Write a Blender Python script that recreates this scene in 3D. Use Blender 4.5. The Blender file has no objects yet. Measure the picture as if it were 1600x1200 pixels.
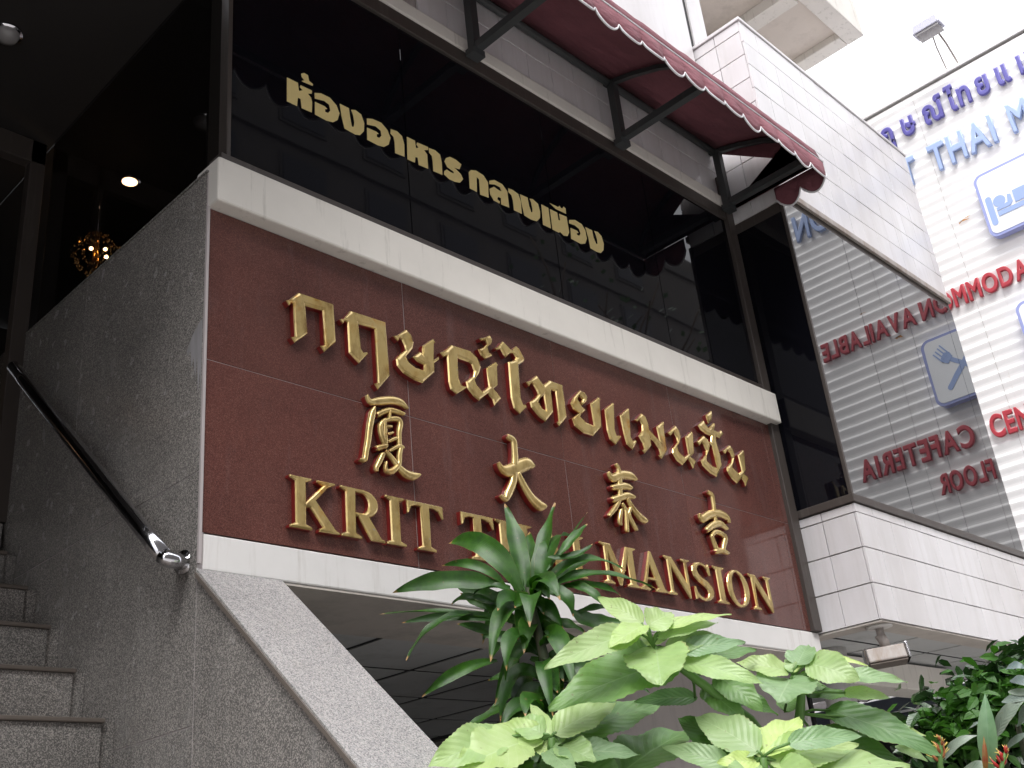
import bpy, bmesh, math, random
from mathutils import Vector, Matrix
random.seed(11)
S = 0.295            # metres per building module unit
H = 5.08             # camera height in module units
def P(x, y, z): return Vector((x*S, y*S, (z+H)*S))

# ---------------------------------------------------------------- camera, sky, sun, exposure
sc = bpy.context.scene
C = sc.collection
cam = bpy.data.cameras.new('camera'); camo = bpy.data.objects.new('camera', cam); C.objects.link(camo)
f_px = 1696.67
pit, yaw, rol = [math.radians(a) for a in (24.80994601, 47.59040723, -6.02237989)]
F = Vector((math.sin(yaw)*math.cos(pit), math.cos(yaw)*math.cos(pit), math.sin(pit)))
R0 = Vector((math.cos(yaw), -math.sin(yaw), 0)); U0 = R0.cross(F)
Rr = R0*math.cos(rol)+U0*math.sin(rol); Ur = -R0*math.sin(rol)+U0*math.cos(rol)
m = Matrix((Rr, Ur, -F)).transposed().to_4x4(); m.translation = P(0, 0, 0)
camo.matrix_world = m
cam.sensor_width = 36; cam.lens = 36*f_px/1600; cam.clip_start = 0.05; cam.clip_end = 500
sc.camera = camo
SUN_EL, SUN_AZ = 56, 136     # degrees, azimuth from the building normal
w = bpy.data.worlds.new('World'); sc.world = w; w.use_nodes = True
nt = w.node_tree; nt.nodes.clear()
sky = nt.nodes.new('ShaderNodeTexSky'); sky.sky_type = 'NISHITA'; sky.sun_disc = False
sky.sun_elevation = math.radians(SUN_EL); sky.sun_rotation = -math.radians(SUN_AZ)
sky.air_density = 1.0; sky.dust_density = 6.0; sky.ozone_density = 1.0
hs = nt.nodes.new('ShaderNodeHueSaturation'); hs.inputs['Saturation'].default_value = 0.10   # overcast: hardly any blue
bg = nt.nodes.new('ShaderNodeBackground'); bg.inputs['Strength'].default_value = 0.15
ow = nt.nodes.new('ShaderNodeOutputWorld')
cl = nt.nodes.new('ShaderNodeMix'); cl.data_type = 'RGBA'; cl.inputs[0].default_value = 0.5; cl.inputs[7].default_value = (10.2, 10.3, 11.0, 1)   # even cloud layer
nt.links.new(sky.outputs[0], hs.inputs['Color']); nt.links.new(hs.outputs[0], cl.inputs[6]); nt.links.new(cl.outputs[2], bg.inputs['Color']); nt.links.new(bg.outputs[0], ow.inputs['Surface'])
sl = bpy.data.lights.new('sun', 'SUN'); sl.energy = 1.4; sl.angle = math.radians(35); sl.color = (1.0, 0.975, 0.95)
so = bpy.data.objects.new('sun', sl); C.objects.link(so)
el, az = math.radians(SUN_EL), math.radians(SUN_AZ)
sd = Vector((math.sin(az+math.pi*0.0)*math.cos(el)*-1, math.cos(az)*math.cos(el), math.sin(el)))
so.rotation_euler = sd.to_track_quat('Z', 'Y').to_euler()
sc.view_settings.view_transform = 'Standard'; sc.view_settings.look = 'None'
sc.view_settings.exposure = 1.08; sc.view_settings.gamma = 1.0
sc.cycles.max_bounces = 8; sc.cycles.glossy_bounces = 5; sc.cycles.diffuse_bounces = 4; sc.cycles.transparent_max_bounces = 12
sc.cycles.caustics_reflective = False; sc.cycles.caustics_refractive = False

# ---------------------------------------------------------------- materials
def mat(name, col, rough=0.6, metal=0.0, spec=0.5, coat=0.0, ior=1.45):
    m = bpy.data.materials.new(name); m.use_nodes = True
    b = m.node_tree.nodes['Principled BSDF']
    b.inputs['Base Color'].default_value = (*col, 1); b.inputs['Roughness'].default_value = rough
    b.inputs['Metallic'].default_value = metal; b.inputs['Specular IOR Level'].default_value = spec
    b.inputs['Coat Weight'].default_value = coat; b.inputs['Coat Roughness'].default_value = 0.08; b.inputs['IOR'].default_value = ior
    return m
def nodes(m): return m.node_tree, m.node_tree.nodes['Principled BSDF']
def obj_coord(nt, scale=(1, 1, 1), kind='world'):
    g = nt.nodes.new('ShaderNodeNewGeometry'); mp = nt.nodes.new('ShaderNodeMapping')
    nt.links.new(g.outputs['Position'], mp.inputs['Vector']); mp.inputs['Scale'].default_value = scale
    return mp.outputs[0]
def noise(nt, co, scale, detail=4, rough=0.6):
    n = nt.nodes.new('ShaderNodeTexNoise'); n.inputs['Scale'].default_value = scale
    n.inputs['Detail'].default_value = detail; n.inputs['Roughness'].default_value = rough
    nt.links.new(co, n.inputs['Vector']); return n.outputs['Fac']
def ramp(nt, fac, stops, interp='LINEAR'):
    r = nt.nodes.new('ShaderNodeValToRGB'); r.color_ramp.interpolation = interp
    el = r.color_ramp.elements
    while len(el) < len(stops): el.new(0.5)
    for e, (p, c) in zip(el, stops):
        e.position = p; e.color = (*c, 1) if len(c) == 3 else c
    nt.links.new(fac, r.inputs['Fac']); return r.outputs['Color']
def mix(nt, a, b, fac, mode='MIX'):
    x = nt.nodes.new('ShaderNodeMix'); x.data_type = 'RGBA'; x.blend_type = mode
    for s, v in ((6, a), (7, b)):
        if hasattr(v, 'links'): nt.links.new(v, x.inputs[s])
        else: x.inputs[s].default_value = (*v, 1)
    if hasattr(fac, 'links'): nt.links.new(fac, x.inputs[0])
    else: x.inputs[0].default_value = fac
    return x.outputs[2]
def bump(nt, b, h, strength=0.2, dist=0.002):
    k = nt.nodes.new('ShaderNodeBump'); k.inputs['Strength'].default_value = strength; k.inputs['Distance'].default_value = dist
    nt.links.new(h, k.inputs['Height']); nt.links.new(k.outputs[0], b.inputs['Normal'])
def dirty(name, col, dirt, rough=0.6, amount=(0.45, 0.75), streak=True, coat=0.0, tint=0.06, scale=2.0, var=0.0):
    """paint or tile with soft blotches, vertical rain streaks and fine grain"""
    m = mat(name, col, rough, coat=coat); nt, b = nodes(m)
    co = obj_coord(nt)
    n1 = noise(nt, co, scale, 5)
    c = ramp(nt, n1, [(0.35, (0, 0, 0)), (0.7, (1, 1, 1))])
    base = mix(nt, tuple(x*(1-tint) for x in col), tuple(min(1, x*(1+tint)) for x in col), c)
    cs = obj_coord(nt, (9, 9, 0.7) if streak else (2, 2, 2))
    n2 = noise(nt, cs, 2.0, 6, 0.7)
    f = ramp(nt, n2, [(amount[0], (0, 0, 0)), (amount[1], (1, 1, 1))])
    if var:
        inf = nt.nodes.new('ShaderNodeObjectInfo')
        base = mix(nt, base, mix(nt, (1-var, 1-var*1.05, 1-var*1.15), (1+var*0.35,)*3, inf.outputs['Random']), 1.0, 'MULTIPLY')
        blot = ramp(nt, noise(nt, obj_coord(nt, (1.2, 1.2, 0.35)), 1.1, 6, 0.65), [(0.42, (1, 1, 1)), (0.72, (0.80, 0.78, 0.76))])
        base = mix(nt, base, blot, 1.0, 'MULTIPLY')
    out = mix(nt, base, dirt, f)
    nt.links.new(out, b.inputs['Base Color'])
    bump(nt, b, noise(nt, co, 60, 3), 0.12, 0.002)
    return m
def granite(name, cols, rough, scale=170, coat=0.0, lime=None, patch=0.25, var=0.10):
    m = mat(name, cols[0], rough, coat=coat); nt, b = nodes(m)
    co = obj_coord(nt)
    v = nt.nodes.new('ShaderNodeTexVoronoi'); v.inputs['Scale'].default_value = scale; nt.links.new(co, v.inputs['Vector'])
    sp = nt.nodes.new('ShaderNodeSeparateColor'); nt.links.new(v.outputs['Color'], sp.inputs[0])
    n = len(cols)
    c = ramp(nt, sp.outputs[0], [((i+0.02)/n, cols[i]) for i in range(n)], 'CONSTANT')
    blot = ramp(nt, noise(nt, co, 3, 5), [(0.35, (1-patch,)*3), (0.65, (1, 1, 1))])
    c = mix(nt, c, blot, 1.0, 'MULTIPLY')
    inf = nt.nodes.new('ShaderNodeObjectInfo')
    c = mix(nt, c, mix(nt, (1-var,)*3, (1+var, 1+var*0.8, 1+var*0.7), inf.outputs['Random']), 1.0, 'MULTIPLY')
    soft_refl = ramp(nt, noise(nt, obj_coord(nt, (0.9, 0.9, 0.9)), 0.9, 3), [(0.35, (0.86,)*3), (0.65, (1.10,)*3)])  # broad soft reflections painted into the stone colour
    c = mix(nt, c, soft_refl, 1.0, 'MULTIPLY')
    if lime:
        l = ramp(nt, noise(nt, obj_coord(nt, (6, 6, 0.8)), 1.7, 6, 0.7), [(0.54, (0, 0, 0)), (0.78, (1, 1, 1))])
        c = mix(nt, c, lime, mix(nt, (0, 0, 0), l, 0.28))
    nt.links.new(c, b.inputs['Base Color'])
    r = ramp(nt, noise(nt, co, 14, 4), [(0.3, (rough*0.75,)*3), (0.7, (min(1, rough*1.35),)*3)]); nt.links.new(r, b.inputs['Roughness'])
    return m
M = {}
M['tile'] = dirty('glazed_white_tile', (0.68, 0.665, 0.685), (0.50, 0.48, 0.47), 0.35, (0.50, 0.95), coat=0.25, tint=0.03, var=0.05)
M['grout'] = dirty('grey_grout', (0.50, 0.46, 0.45), (0.26, 0.22, 0.20), 0.9, (0.4, 0.75))
M['cream'] = dirty('cream_paint', (0.70, 0.67, 0.62), (0.30, 0.28, 0.24), 0.7, (0.56, 0.85))
M['white_paint'] = dirty('white_wall_paint', (0.70, 0.685, 0.67), (0.45, 0.42, 0.38), 0.75, (0.55, 0.9))
M['grey_paint'] = dirty('pale_grey_wall', (0.42, 0.39, 0.38), (0.30, 0.28, 0.27), 0.8, (0.5, 0.9))
M['render'] = dirty('grey_soffit_render', (0.50, 0.46, 0.42), (0.26, 0.24, 0.22), 0.85, (0.45, 0.85), streak=False)
M['panel'] = dirty('ceiling_board', (0.48, 0.49, 0.49), (0.24, 0.24, 0.23), 0.8, (0.5, 0.9), streak=False)
M['joint'] = mat('dark_joint', (0.02, 0.02, 0.022), 0.8)
M['beige'] = dirty('beige_render', (0.62, 0.56, 0.50), (0.40, 0.36, 0.32), 0.8, (0.5, 0.9), streak=False)
M['red_granite'] = granite('polished_red_granite', [(0.112, 0.041, 0.034), (0.082, 0.031, 0.027), (0.132, 0.049, 0.039), (0.096, 0.036, 0.030), (0.165, 0.072, 0.056)], 0.09, 480, coat=0.25, lime=(0.16, 0.13, 0.13), patch=0.15)
M['grey_granite'] = granite('polished_grey_granite', [(0.235, 0.225, 0.213), (0.130, 0.125, 0.120), (0.33, 0.31, 0.288), (0.185, 0.178, 0.17), (0.41, 0.385, 0.36), (0.158, 0.151, 0.145)], 0.22, 330, lime=(0.38, 0.37, 0.36), patch=0.18)
M['coping'] = granite('light_granite', [(0.34, 0.33, 0.325), (0.25, 0.245, 0.25), (0.40, 0.375, 0.365), (0.31, 0.305, 0.305), (0.17, 0.17, 0.175), (0.44, 0.43, 0.42)], 0.55, 300, patch=0.10)
M['nosing'] = mat('brown_step_edge', (0.125, 0.105, 0.09), 0.5)
M['lime'] = dirty('lime_crust', (0.30, 0.29, 0.30), (0.17, 0.165, 0.16), 0.8, (0.4, 0.7), scale=9)
M['seam'] = mat('pale_sealant', (0.42, 0.38, 0.38), 0.7)
# gold paint with amber patches and chips
m = mat('gold_paint', (0.55, 0.40, 0.15), 0.24, 0.60, coat=0.5); nt_, b_ = nodes(m); co_ = obj_coord(nt_)
c_ = ramp(nt_, noise(nt_, co_, 9, 5), [(0.27, (0.46, 0.26, 0.05)), (0.40, (0.62, 0.45, 0.17)), (0.60, (0.66, 0.50, 0.21)), (0.72, (0.64, 0.33, 0.07))])
ch_ = ramp(nt_, noise(nt_, co_, 26, 6, 0.7), [(0.66, (0, 0, 0)), (0.70, (1, 1, 1))])
gr_ = ramp(nt_, noise(nt_, obj_coord(nt_, (1, 1, 0.5)), 13, 6, 0.7), [(0.50, (1, 1, 1)), (0.68, (0.55, 0.48, 0.42))])
c_ = mix(nt_, c_, gr_, 1.0, 'MULTIPLY')
nt_.links.new(mix(nt_, c_, (0.45, 0.42, 0.42), ch_), b_.inputs['Base Color']); bump(nt_, b_, noise(nt_, co_, 45, 4), 0.25, 0.002); M['gold'] = m
M['gold_side'] = mat('deep_red_letter_side', (0.17, 0.014, 0.012), 0.3, coat=0.3)
M['gold_flat'] = mat('gold_film_letter', (0.72, 0.58, 0.26), 0.6)
m = mat('dark_window_glass', (0.004, 0.004, 0.006), 0.02, spec=0.5, ior=1.30); nt_, b_ = nodes(m); bump(nt_, b_, noise(nt_, obj_coord(nt_), 1.3, 2), 0.02, 0.02); M['glass'] = m
m = mat('mirror_window_glass', (0.010, 0.011, 0.013), 0.01, spec=0.5, ior=1.80); nt_, b_ = nodes(m); bump(nt_, b_, noise(nt_, obj_coord(nt_), 0.9, 2), 0.06, 0.02); M['mirror_glass'] = m
# thin tinted glass one can look through
m = bpy.data.materials.new('tinted_side_glass'); m.use_nodes = True; n_ = m.node_tree; n_.nodes.clear()
t_ = n_.nodes.new('ShaderNodeBsdfTransparent'); t_.inputs[0].default_value = (0.42, 0.40, 0.40, 1)
g_ = n_.nodes.new('ShaderNodeBsdfGlossy'); g_.inputs['Roughness'].default_value = 0.02
fr_ = n_.nodes.new('ShaderNodeFresnel'); fr_.inputs[0].default_value = 1.45
x_ = n_.nodes.new('ShaderNodeMixShader'); o_ = n_.nodes.new('ShaderNodeOutputMaterial')
gm_ = n_.nodes.new('ShaderNodeNewGeometry'); bf_ = n_.nodes.new('ShaderNodeMath'); bf_.operation = 'SUBTRACT'; bf_.use_clamp = True; n_.links.new(fr_.outputs[0], bf_.inputs[0]); n_.links.new(gm_.outputs['Backfacing'], bf_.inputs[1]); n_.links.new(bf_.outputs[0], x_.inputs[0]); n_.links.new(t_.outputs[0], x_.inputs[1]); n_.links.new(g_.outputs[0], x_.inputs[2]); n_.links.new(x_.outputs[0], o_.inputs[0]); M['clear_glass'] = m
M['frame'] = dirty('bronze_window_frame', (0.055, 0.045, 0.040), (0.12, 0.11, 0.10), 0.45, (0.55, 0.9))
M['black'] = mat('black_paint', (0.012, 0.012, 0.013), 0.5)
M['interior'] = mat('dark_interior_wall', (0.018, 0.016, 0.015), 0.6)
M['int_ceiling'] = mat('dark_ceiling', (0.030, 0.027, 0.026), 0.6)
M['steel'] = mat('polished_steel', (0.62, 0.62, 0.65), 0.13, 1.0)
M['iron'] = dirty('dark_grey_iron', (0.045, 0.048, 0.050), (0.10, 0.085, 0.07), 0.55, (0.55, 0.85))
m = mat('maroon_canvas', (0.16, 0.028, 0.045), 0.75); nt_, b_ = nodes(m); co_ = obj_coord(nt_)
nt_.links.new(ramp(nt_, noise(nt_, co_, 3.5, 5), [(0.3, (0.17, 0.055, 0.070)), (0.7, (0.24, 0.085, 0.105))]), b_.inputs['Base Color'])
bump(nt_, b_, noise(nt_, obj_coord(nt_, (1, 3, 3)), 4, 5), 0.8, 0.03); M['canvas'] = m
M['piping'] = mat('white_piping', (0.75, 0.74, 0.76), 0.6)
M['corrugated'] = dirty('white_corrugated_steel', (0.80, 0.79, 0.785), (0.50, 0.44, 0.38), 0.45, (0.66, 0.95), coat=0.1, tint=0.03)
M['blue_dark'] = mat('violet_blue_letter', (0.11, 0.10, 0.36), 0.4)
M['blue_pale'] = mat('pale_blue_letter', (0.34, 0.44, 0.70), 0.4)
M['red'] = mat('red_letter', (0.40, 0.040, 0.055), 0.4)
M['sign_white'] = mat('white_acrylic', (0.80, 0.82, 0.84), 0.3)
M['sign_blue'] = mat('blue_sign_trim', (0.30, 0.34, 0.62), 0.4)
M['sign_pale'] = mat('pale_blue_symbol', (0.30, 0.40, 0.66), 0.4)
M['rust'] = mat('rust_stain', (0.50, 0.24, 0.08), 0.8)
M['lamp_body'] = dirty('weathered_aluminium', (0.36, 0.33, 0.31), (0.20, 0.14, 0.10), 0.5, (0.4, 0.8), scale=8)
M['glare_metal'] = mat('glare_lightened_metal', (0.42, 0.42, 0.50), 0.4)  # housing tone lightened to carry the sky glare around it
M['lamp_glass'] = mat('lamp_lens', (0.28, 0.27, 0.27), 0.1)
def emit(name, col, e):
    m = bpy.data.materials.new(name); m.use_nodes = True; b = m.node_tree.nodes['Principled BSDF']
    b.inputs['Base Color'].default_value = (*col, 1); b.inputs['Emission Color'].default_value = (*col, 1); b.inputs['Emission Strength'].default_value = e
    return m
M['glow'] = emit('warm_lamp_glow', (1.0, 0.62, 0.32), 14)
M['bulb'] = emit('chandelier_bulb', (1.0, 0.60, 0.26), 30)
M['crystal'] = mat('amber_crystal', (0.55, 0.30, 0.07), 0.08, 0.8)
M['asphalt'] = dirty('concrete_road', (0.40, 0.39, 0.38), (0.20, 0.195, 0.19), 0.9, streak=False)
M['pave'] = dirty('concrete_paving', (0.50, 0.48, 0.46), (0.2, 0.19, 0.18), 0.85, streak=False)
M['soil'] = mat('planting_soil', (0.05, 0.035, 0.025), 1.0)
M['bark'] = dirty('brown_bark', (0.10, 0.075, 0.055), (0.05, 0.04, 0.03), 0.9)
M['opp_wall'] = dirty('weathered_facade', (0.14, 0.128, 0.118), (0.09, 0.08, 0.07), 0.85)
M['opp_band'] = dirty('facade_band', (0.125, 0.118, 0.112), (0.09, 0.085, 0.08), 0.85)
M['opp_glass'] = mat('facade_window', (0.05, 0.05, 0.055), 0.3)
M['gutter'] = mat('blue_grey_gutter', (0.10, 0.115, 0.15), 0.5)
M['roof_sheet'] = dirty('dusty_roof_sheet', (0.22, 0.20, 0.20), (0.14, 0.12, 0.11), 0.7, (0.4, 0.8))
def leafmat(name, c1, c2, vein, tip=None, rough=0.4, trans=0.34, parallel=False, vk=0.5, coat=0.0):
    m = bpy.data.materials.new(name); m.use_nodes = True; nt, b = nodes(m)
    uv = nt.nodes.new('ShaderNodeUVMap'); sp = nt.nodes.new('ShaderNodeSeparateXYZ'); nt.links.new(uv.outputs[0], sp.inputs[0])
    def mth(op, a, bb=None):
        k = nt.nodes.new('ShaderNodeMath'); k.operation = op
        for i, v in enumerate((a, bb)):
            if v is None: continue
            if hasattr(v, 'links'): nt.links.new(v, k.inputs[i])
            else: k.inputs[i].default_value = v
        return k.outputs[0]
    d = mth('ABSOLUTE', mth('SUBTRACT', sp.outputs[0], 0.5))          # distance from the midrib
    if parallel: ph = mth('MULTIPLY', d, 16.0)
    else: ph = mth('MULTIPLY', mth('SUBTRACT', sp.outputs[1], mth('MULTIPLY', d, 0.55)), 9.0)
    fr = mth('FRACT', ph); tri = mth('ABSOLUTE', mth('SUBTRACT', fr, 0.5))
    side = ramp(nt, tri, [(0.0, (0.8, 0.8, 0.8)), (0.045, (0, 0, 0))])
    mid = ramp(nt, d, [(0.006, (1, 1, 1)), (0.020, (0, 0, 0))])
    vv = mix(nt, side, mid, 1.0, 'LIGHTEN')
    nn = noise(nt, obj_coord(nt), 22, 4)
    base = mix(nt, c1, c2, ramp(nt, nn, [(0.35, (0, 0, 0)), (0.65, (1, 1, 1))]))
    inf = nt.nodes.new('ShaderNodeObjectInfo')
    base = mix(nt, base, mix(nt, (0.78, 0.80, 0.9), (1.28, 1.18, 0.95), inf.outputs['Random']), 1.0, 'MULTIPLY')
    fv = nt.nodes.new('ShaderNodeMath'); fv.operation = 'MULTIPLY'; nt.links.new(vv, fv.inputs[0]); fv.inputs[1].default_value = vk
    col = mix(nt, base, vein, fv.outputs[0])
    sp1 = ramp(nt, noise(nt, obj_coord(nt), 70, 3, 0.5), [(0.68, (0, 0, 0)), (0.73, (1, 1, 1))])
    col = mix(nt, col, (0.16, 0.12, 0.05), mix(nt, (0, 0, 0), sp1, 0.55))
    edge = ramp(nt, mth('ADD', d, mth('MULTIPLY', noise(nt, obj_coord(nt), 14, 4), 0.10)), [(0.535, (0, 0, 0)), (0.56, (1, 1, 1))])
    col = mix(nt, col, (0.30, 0.24, 0.10), mix(nt, (0, 0, 0), edge, 0.5))
    if tip:
        tf = ramp(nt, mth('ADD', sp.outputs[1], mth('MULTIPLY', nn, 0.04)), [(0.965, (0, 0, 0)), (0.99, (1, 1, 1))]); col = mix(nt, col, tip, tf)
    nt.links.new(col, b.inputs['Base Color']); b.inputs['Roughness'].default_value = rough; b.inputs['Coat Weight'].default_value = coat; b.inputs['Coat Roughness'].default_value = 0.2
    hb = mix(nt, ramp(nt, tri, [(0, (0, 0, 0)), (0.5, (1, 1, 1))]), mid, 0.5, 'SUBTRACT') if not parallel else ramp(nt, tri, [(0, (0, 0, 0)), (0.3, (1, 1, 1))])
    bump(nt, b, hb, 0.22 if not parallel else 0.12, 0.004)
    tr = nt.nodes.new('ShaderNodeBsdfTranslucent'); mx = nt.nodes.new('ShaderNodeMixShader'); mx.inputs[0].default_value = trans
    nt.links.new(mix(nt, col, (1.0, 1.25, 0.5), 1.0, 'MULTIPLY'), tr.inputs[0])
    nt.links.new(b.outputs[0], mx.inputs[1]); nt.links.new(tr.outputs[0], mx.inputs[2]); nt.links.new(mx.outputs[0], nt.nodes['Material Output'].inputs[0])
    return m
LEAF = [leafmat('pale_green_leaf', (0.27, 0.42, 0.20), (0.32, 0.47, 0.24), (0.42, 0.54, 0.32), rough=0.40),
        leafmat('light_green_leaf', (0.35, 0.50, 0.23), (0.40, 0.54, 0.27), (0.50, 0.60, 0.36), rough=0.40),
        leafmat('yellow_green_young_leaf', (0.40, 0.56, 0.21), (0.46, 0.60, 0.28), (0.54, 0.65, 0.38), rough=0.40, trans=0.3),
        leafmat('mid_green_leaf', (0.125, 0.25, 0.09), (0.16, 0.30, 0.11), (0.28, 0.42, 0.20), rough=0.4),
        leafmat('deep_green_leaf', (0.055, 0.14, 0.02), (0.07, 0.17, 0.03), (0.10, 0.2, 0.05), rough=0.5)]
M['strap_leaf'] = leafmat('dark_strap_leaf', (0.016, 0.065, 0.006), (0.035, 0.12, 0.010), (0.055, 0.16, 0.025), tip=(0.42, 0.24, 0.10), rough=0.42, trans=0.25, parallel=True, vk=0.25, coat=0.0)
M['dark_leaf'] = leafmat('dark_bush_leaf', (0.018, 0.055, 0.014), (0.035, 0.09, 0.02), (0.05, 0.1, 0.03), rough=0.25, trans=0.1, vk=0.3, coat=0.3)  # dark green leaves of the bush and the tree crown
M['cut_leaf'] = leafmat('bright_small_leaf', (0.030, 0.115, 0.012), (0.055, 0.165, 0.02), (0.1, 0.2, 0.05), rough=0.5, trans=0.3, vk=0.3)
M['grey_leaf'] = leafmat('grey_green_leaf', (0.16, 0.22, 0.20), (0.21, 0.27, 0.25), (0.28, 0.33, 0.30), rough=0.35, trans=0.08, vk=0.3)
M['lance'] = leafmat('blue_green_lance_leaf', (0.12, 0.24, 0.15), (0.17, 0.30, 0.20), (0.30, 0.42, 0.32), rough=0.35, trans=0.1, parallel=True, vk=0.3)
M['lance_red'] = leafmat('red_edged_leaf', (0.35, 0.03, 0.05), (0.28, 0.20, 0.08), (0.5, 0.4, 0.2), rough=0.4, parallel=True)
M['stem'] = mat('green_stem', (0.10, 0.20, 0.05), 0.5)
M['dark_stem'] = dirty('dark_stem', (0.030, 0.040, 0.018), (0.07, 0.06, 0.035), 0.8, scale=12)
M['flower_red'] = mat('scarlet_bract', (0.30, 0.015, 0.012), 0.4)
M['flower_yellow'] = mat('yellow_stamen', (0.65, 0.50, 0.12), 0.5)
M['flower_orange'] = mat('orange_bract', (0.30, 0.10, 0.035), 0.5)

# ---------------------------------------------------------------- builders (coordinates in module units)
def tag(o, label=None, cat=None, group=None, kind=None):
    if label: o['label'] = label
    if cat: o['category'] = cat
    if group: o['group'] = group
    if kind: o['kind'] = kind
    return o
def thing(name, label, cat, at, group=None):
    o = bpy.data.objects.new(name, None); C.objects.link(o); o.empty_display_size = 0.1
    o.location = P(*at); return tag(o, label, cat, group)
def wloc(o):
    v = o.location.copy()
    while o.parent: o = o.parent; v += o.location
    return v
def link(name, me, m, parent=None, loc=None):
    o = bpy.data.objects.new(name, me); C.objects.link(o)
    if m is not None and not me.materials:
        for k in (m if isinstance(m, list) else [m]): me.materials.append(k)
    if parent: o.parent = parent
    o.location = (loc - wloc(parent)) if parent else loc
    return o
def mesh(name, vs, fs, m, parent=None, smooth=False, uvs=None, mats=None, bevel=0):
    """one mesh object; vertices in module units of the place, origin moved to the piece itself"""
    pv = [P(*v) for v in vs]
    n = len(pv); c = Vector((sum(v.x for v in pv)/n, sum(v.y for v in pv)/n, min(v.z for v in pv)))
    me = bpy.data.meshes.new(name); me.from_pydata([v-c for v in pv], [], fs)
    if smooth: me.shade_smooth()
    if uvs:
        l = me.uv_layers.new(name='UVMap')
        for lp in me.loops: l.data[lp.index].uv = uvs[lp.vertex_index]
    if mats is not None:
        for p, i in zip(me.polygons, mats): p.material_index = i
    me.validate(); me.update()
    o = link(name, me, m, parent, c)
    if bevel: bev(o, bevel)
    return o
def bev(o, w):
    b = o.modifiers.new('edge', 'BEVEL'); b.width = w; b.segments = 2; b.limit_method = 'ANGLE'; b.harden_normals = False
BF = [(0, 3, 2, 1), (4, 5, 6, 7), (0, 1, 5, 4), (1, 2, 6, 5), (2, 3, 7, 6), (3, 0, 4, 7)]
def bv(x0, x1, y0, y1, z0, z1): return [(x0, y0, z0), (x1, y0, z0), (x1, y1, z0), (x0, y1, z0), (x0, y0, z1), (x1, y0, z1), (x1, y1, z1), (x0, y1, z1)]
def box(name, x, y, z, m, parent=None, bevel=0.0): return mesh(name, bv(*x, *y, *z), BF, m, parent, bevel=bevel)
def boxes(name, L, m, parent=None):
    vs, fs = [], []
    for (x, y, z) in L:
        k = len(vs); vs += bv(*x, *y, *z); fs += [tuple(i+k for i in f) for f in BF]
    return mesh(name, vs, fs, m, parent)
_cache = {}
def unit_box(name, sx, sy, sz, m, parent, at, wob=0.0, bevel=0.0):
    """alike pieces share one bevelled mesh; at = low corner in module units"""
    key = (round(sx, 3), round(sy, 3), round(sz, 3), m.name, bevel)
    if key not in _cache:
        me = bpy.data.meshes.new(name); bm = bmesh.new()
        vv = [bm.verts.new((v[0]*S, v[1]*S, v[2]*S)) for v in bv(-sx/2, sx/2, -sy/2, sy/2, 0, sz)]
        for f in BF: bm.faces.new([vv[i] for i in f])
        if bevel: bmesh.ops.bevel(bm, geom=list(bm.edges), offset=bevel, segments=1, affect='EDGES')
        bm.to_mesh(me); bm.free(); me.materials.append(m); _cache[key] = me
    o = bpy.data.objects.new(name, _cache[key]); C.objects.link(o); o.parent = parent
    l = P(at[0]+sx/2, at[1]+sy/2, at[2]); l += Vector((random.uniform(-wob, wob), random.uniform(-wob, wob), 0))*S
    o.location = l - wloc(parent); o.rotation_euler = (random.uniform(-wob, wob)*0.3, 0, random.uniform(-wob, wob)*0.3)
    return o
def tube_data(pts, r, n=10, cap=True):
    pts = [Vector(p) for p in pts]; rs = r if isinstance(r, (list, tuple)) else [r]*len(pts)
    vs, fs = [], []; up = None
    for i, p in enumerate(pts):
        d = (pts[min(i+1, len(pts)-1)]-pts[max(i-1, 0)]).normalized()
        if up is None: up = d.orthogonal().normalized()
        a = (up-d*up.dot(d)).normalized(); up = a; b = d.cross(a)
        for k in range(n):
            t = 2*math.pi*k/n; vs.append(tuple(p+(a*math.cos(t)+b*math.sin(t))*rs[i]))
    for i in range(len(pts)-1):
        for k in range(n): fs.append((i*n+k, i*n+(k+1) % n, (i+1)*n+(k+1) % n, (i+1)*n+k))
    if cap: fs.append(tuple(range(n-1, -1, -1))); fs.append(tuple((len(pts)-1)*n+k for k in range(n)))
    return vs, fs
def tube(name, pts, r, m, parent=None, n=10, smooth=True): 
    vs, fs = tube_data(pts, r, n); return mesh(name, vs, fs, m, parent, smooth)
def lathe(name, c, prof, m, parent=None, n=20):
    vs, fs = [], []
    for (r, z) in prof:
        for k in range(n): t = 2*math.pi*k/n; vs.append((c[0]+r*math.cos(t), c[1]+r*math.sin(t), c[2]+z))
    for i in range(len(prof)-1):
        for k in range(n): fs.append((i*n+k, i*n+(k+1) % n, (i+1)*n+(k+1) % n, (i+1)*n+k))
    fs.append(tuple(range(n-1, -1, -1))); fs.append(tuple((len(prof)-1)*n+k for k in range(n)))
    return mesh(name, vs, fs, m, parent, True)
def curve_mesh(polys, extrude, bevel, res=2, smooth_from=None):
    """closed 2D outlines (x, z) in module units -> solid mesh in metres standing on the XZ plane, facing -Y"""
    cu = bpy.data.curves.new('c', 'CURVE'); cu.dimensions = '2D'; cu.fill_mode = 'BOTH'
    for p in polys:
        s = cu.splines.new('POLY'); s.points.add(len(p)-1)
        for q, (x, z) in zip(s.points, p): q.co = (x*S, z*S, 0, 1)
        s.use_cyclic_u = True
    cu.extrude = extrude; cu.bevel_depth = bevel; cu.offset = -bevel; cu.bevel_resolution = res
    o = bpy.data.objects.new('c', cu); C.objects.link(o)
    dg = bpy.context.evaluated_depsgraph_get(); me = bpy.data.meshes.new_from_object(o.evaluated_get(dg))
    bpy.data.objects.remove(o); bpy.data.curves.remove(cu)
    me.materials.clear()
    return me
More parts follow.
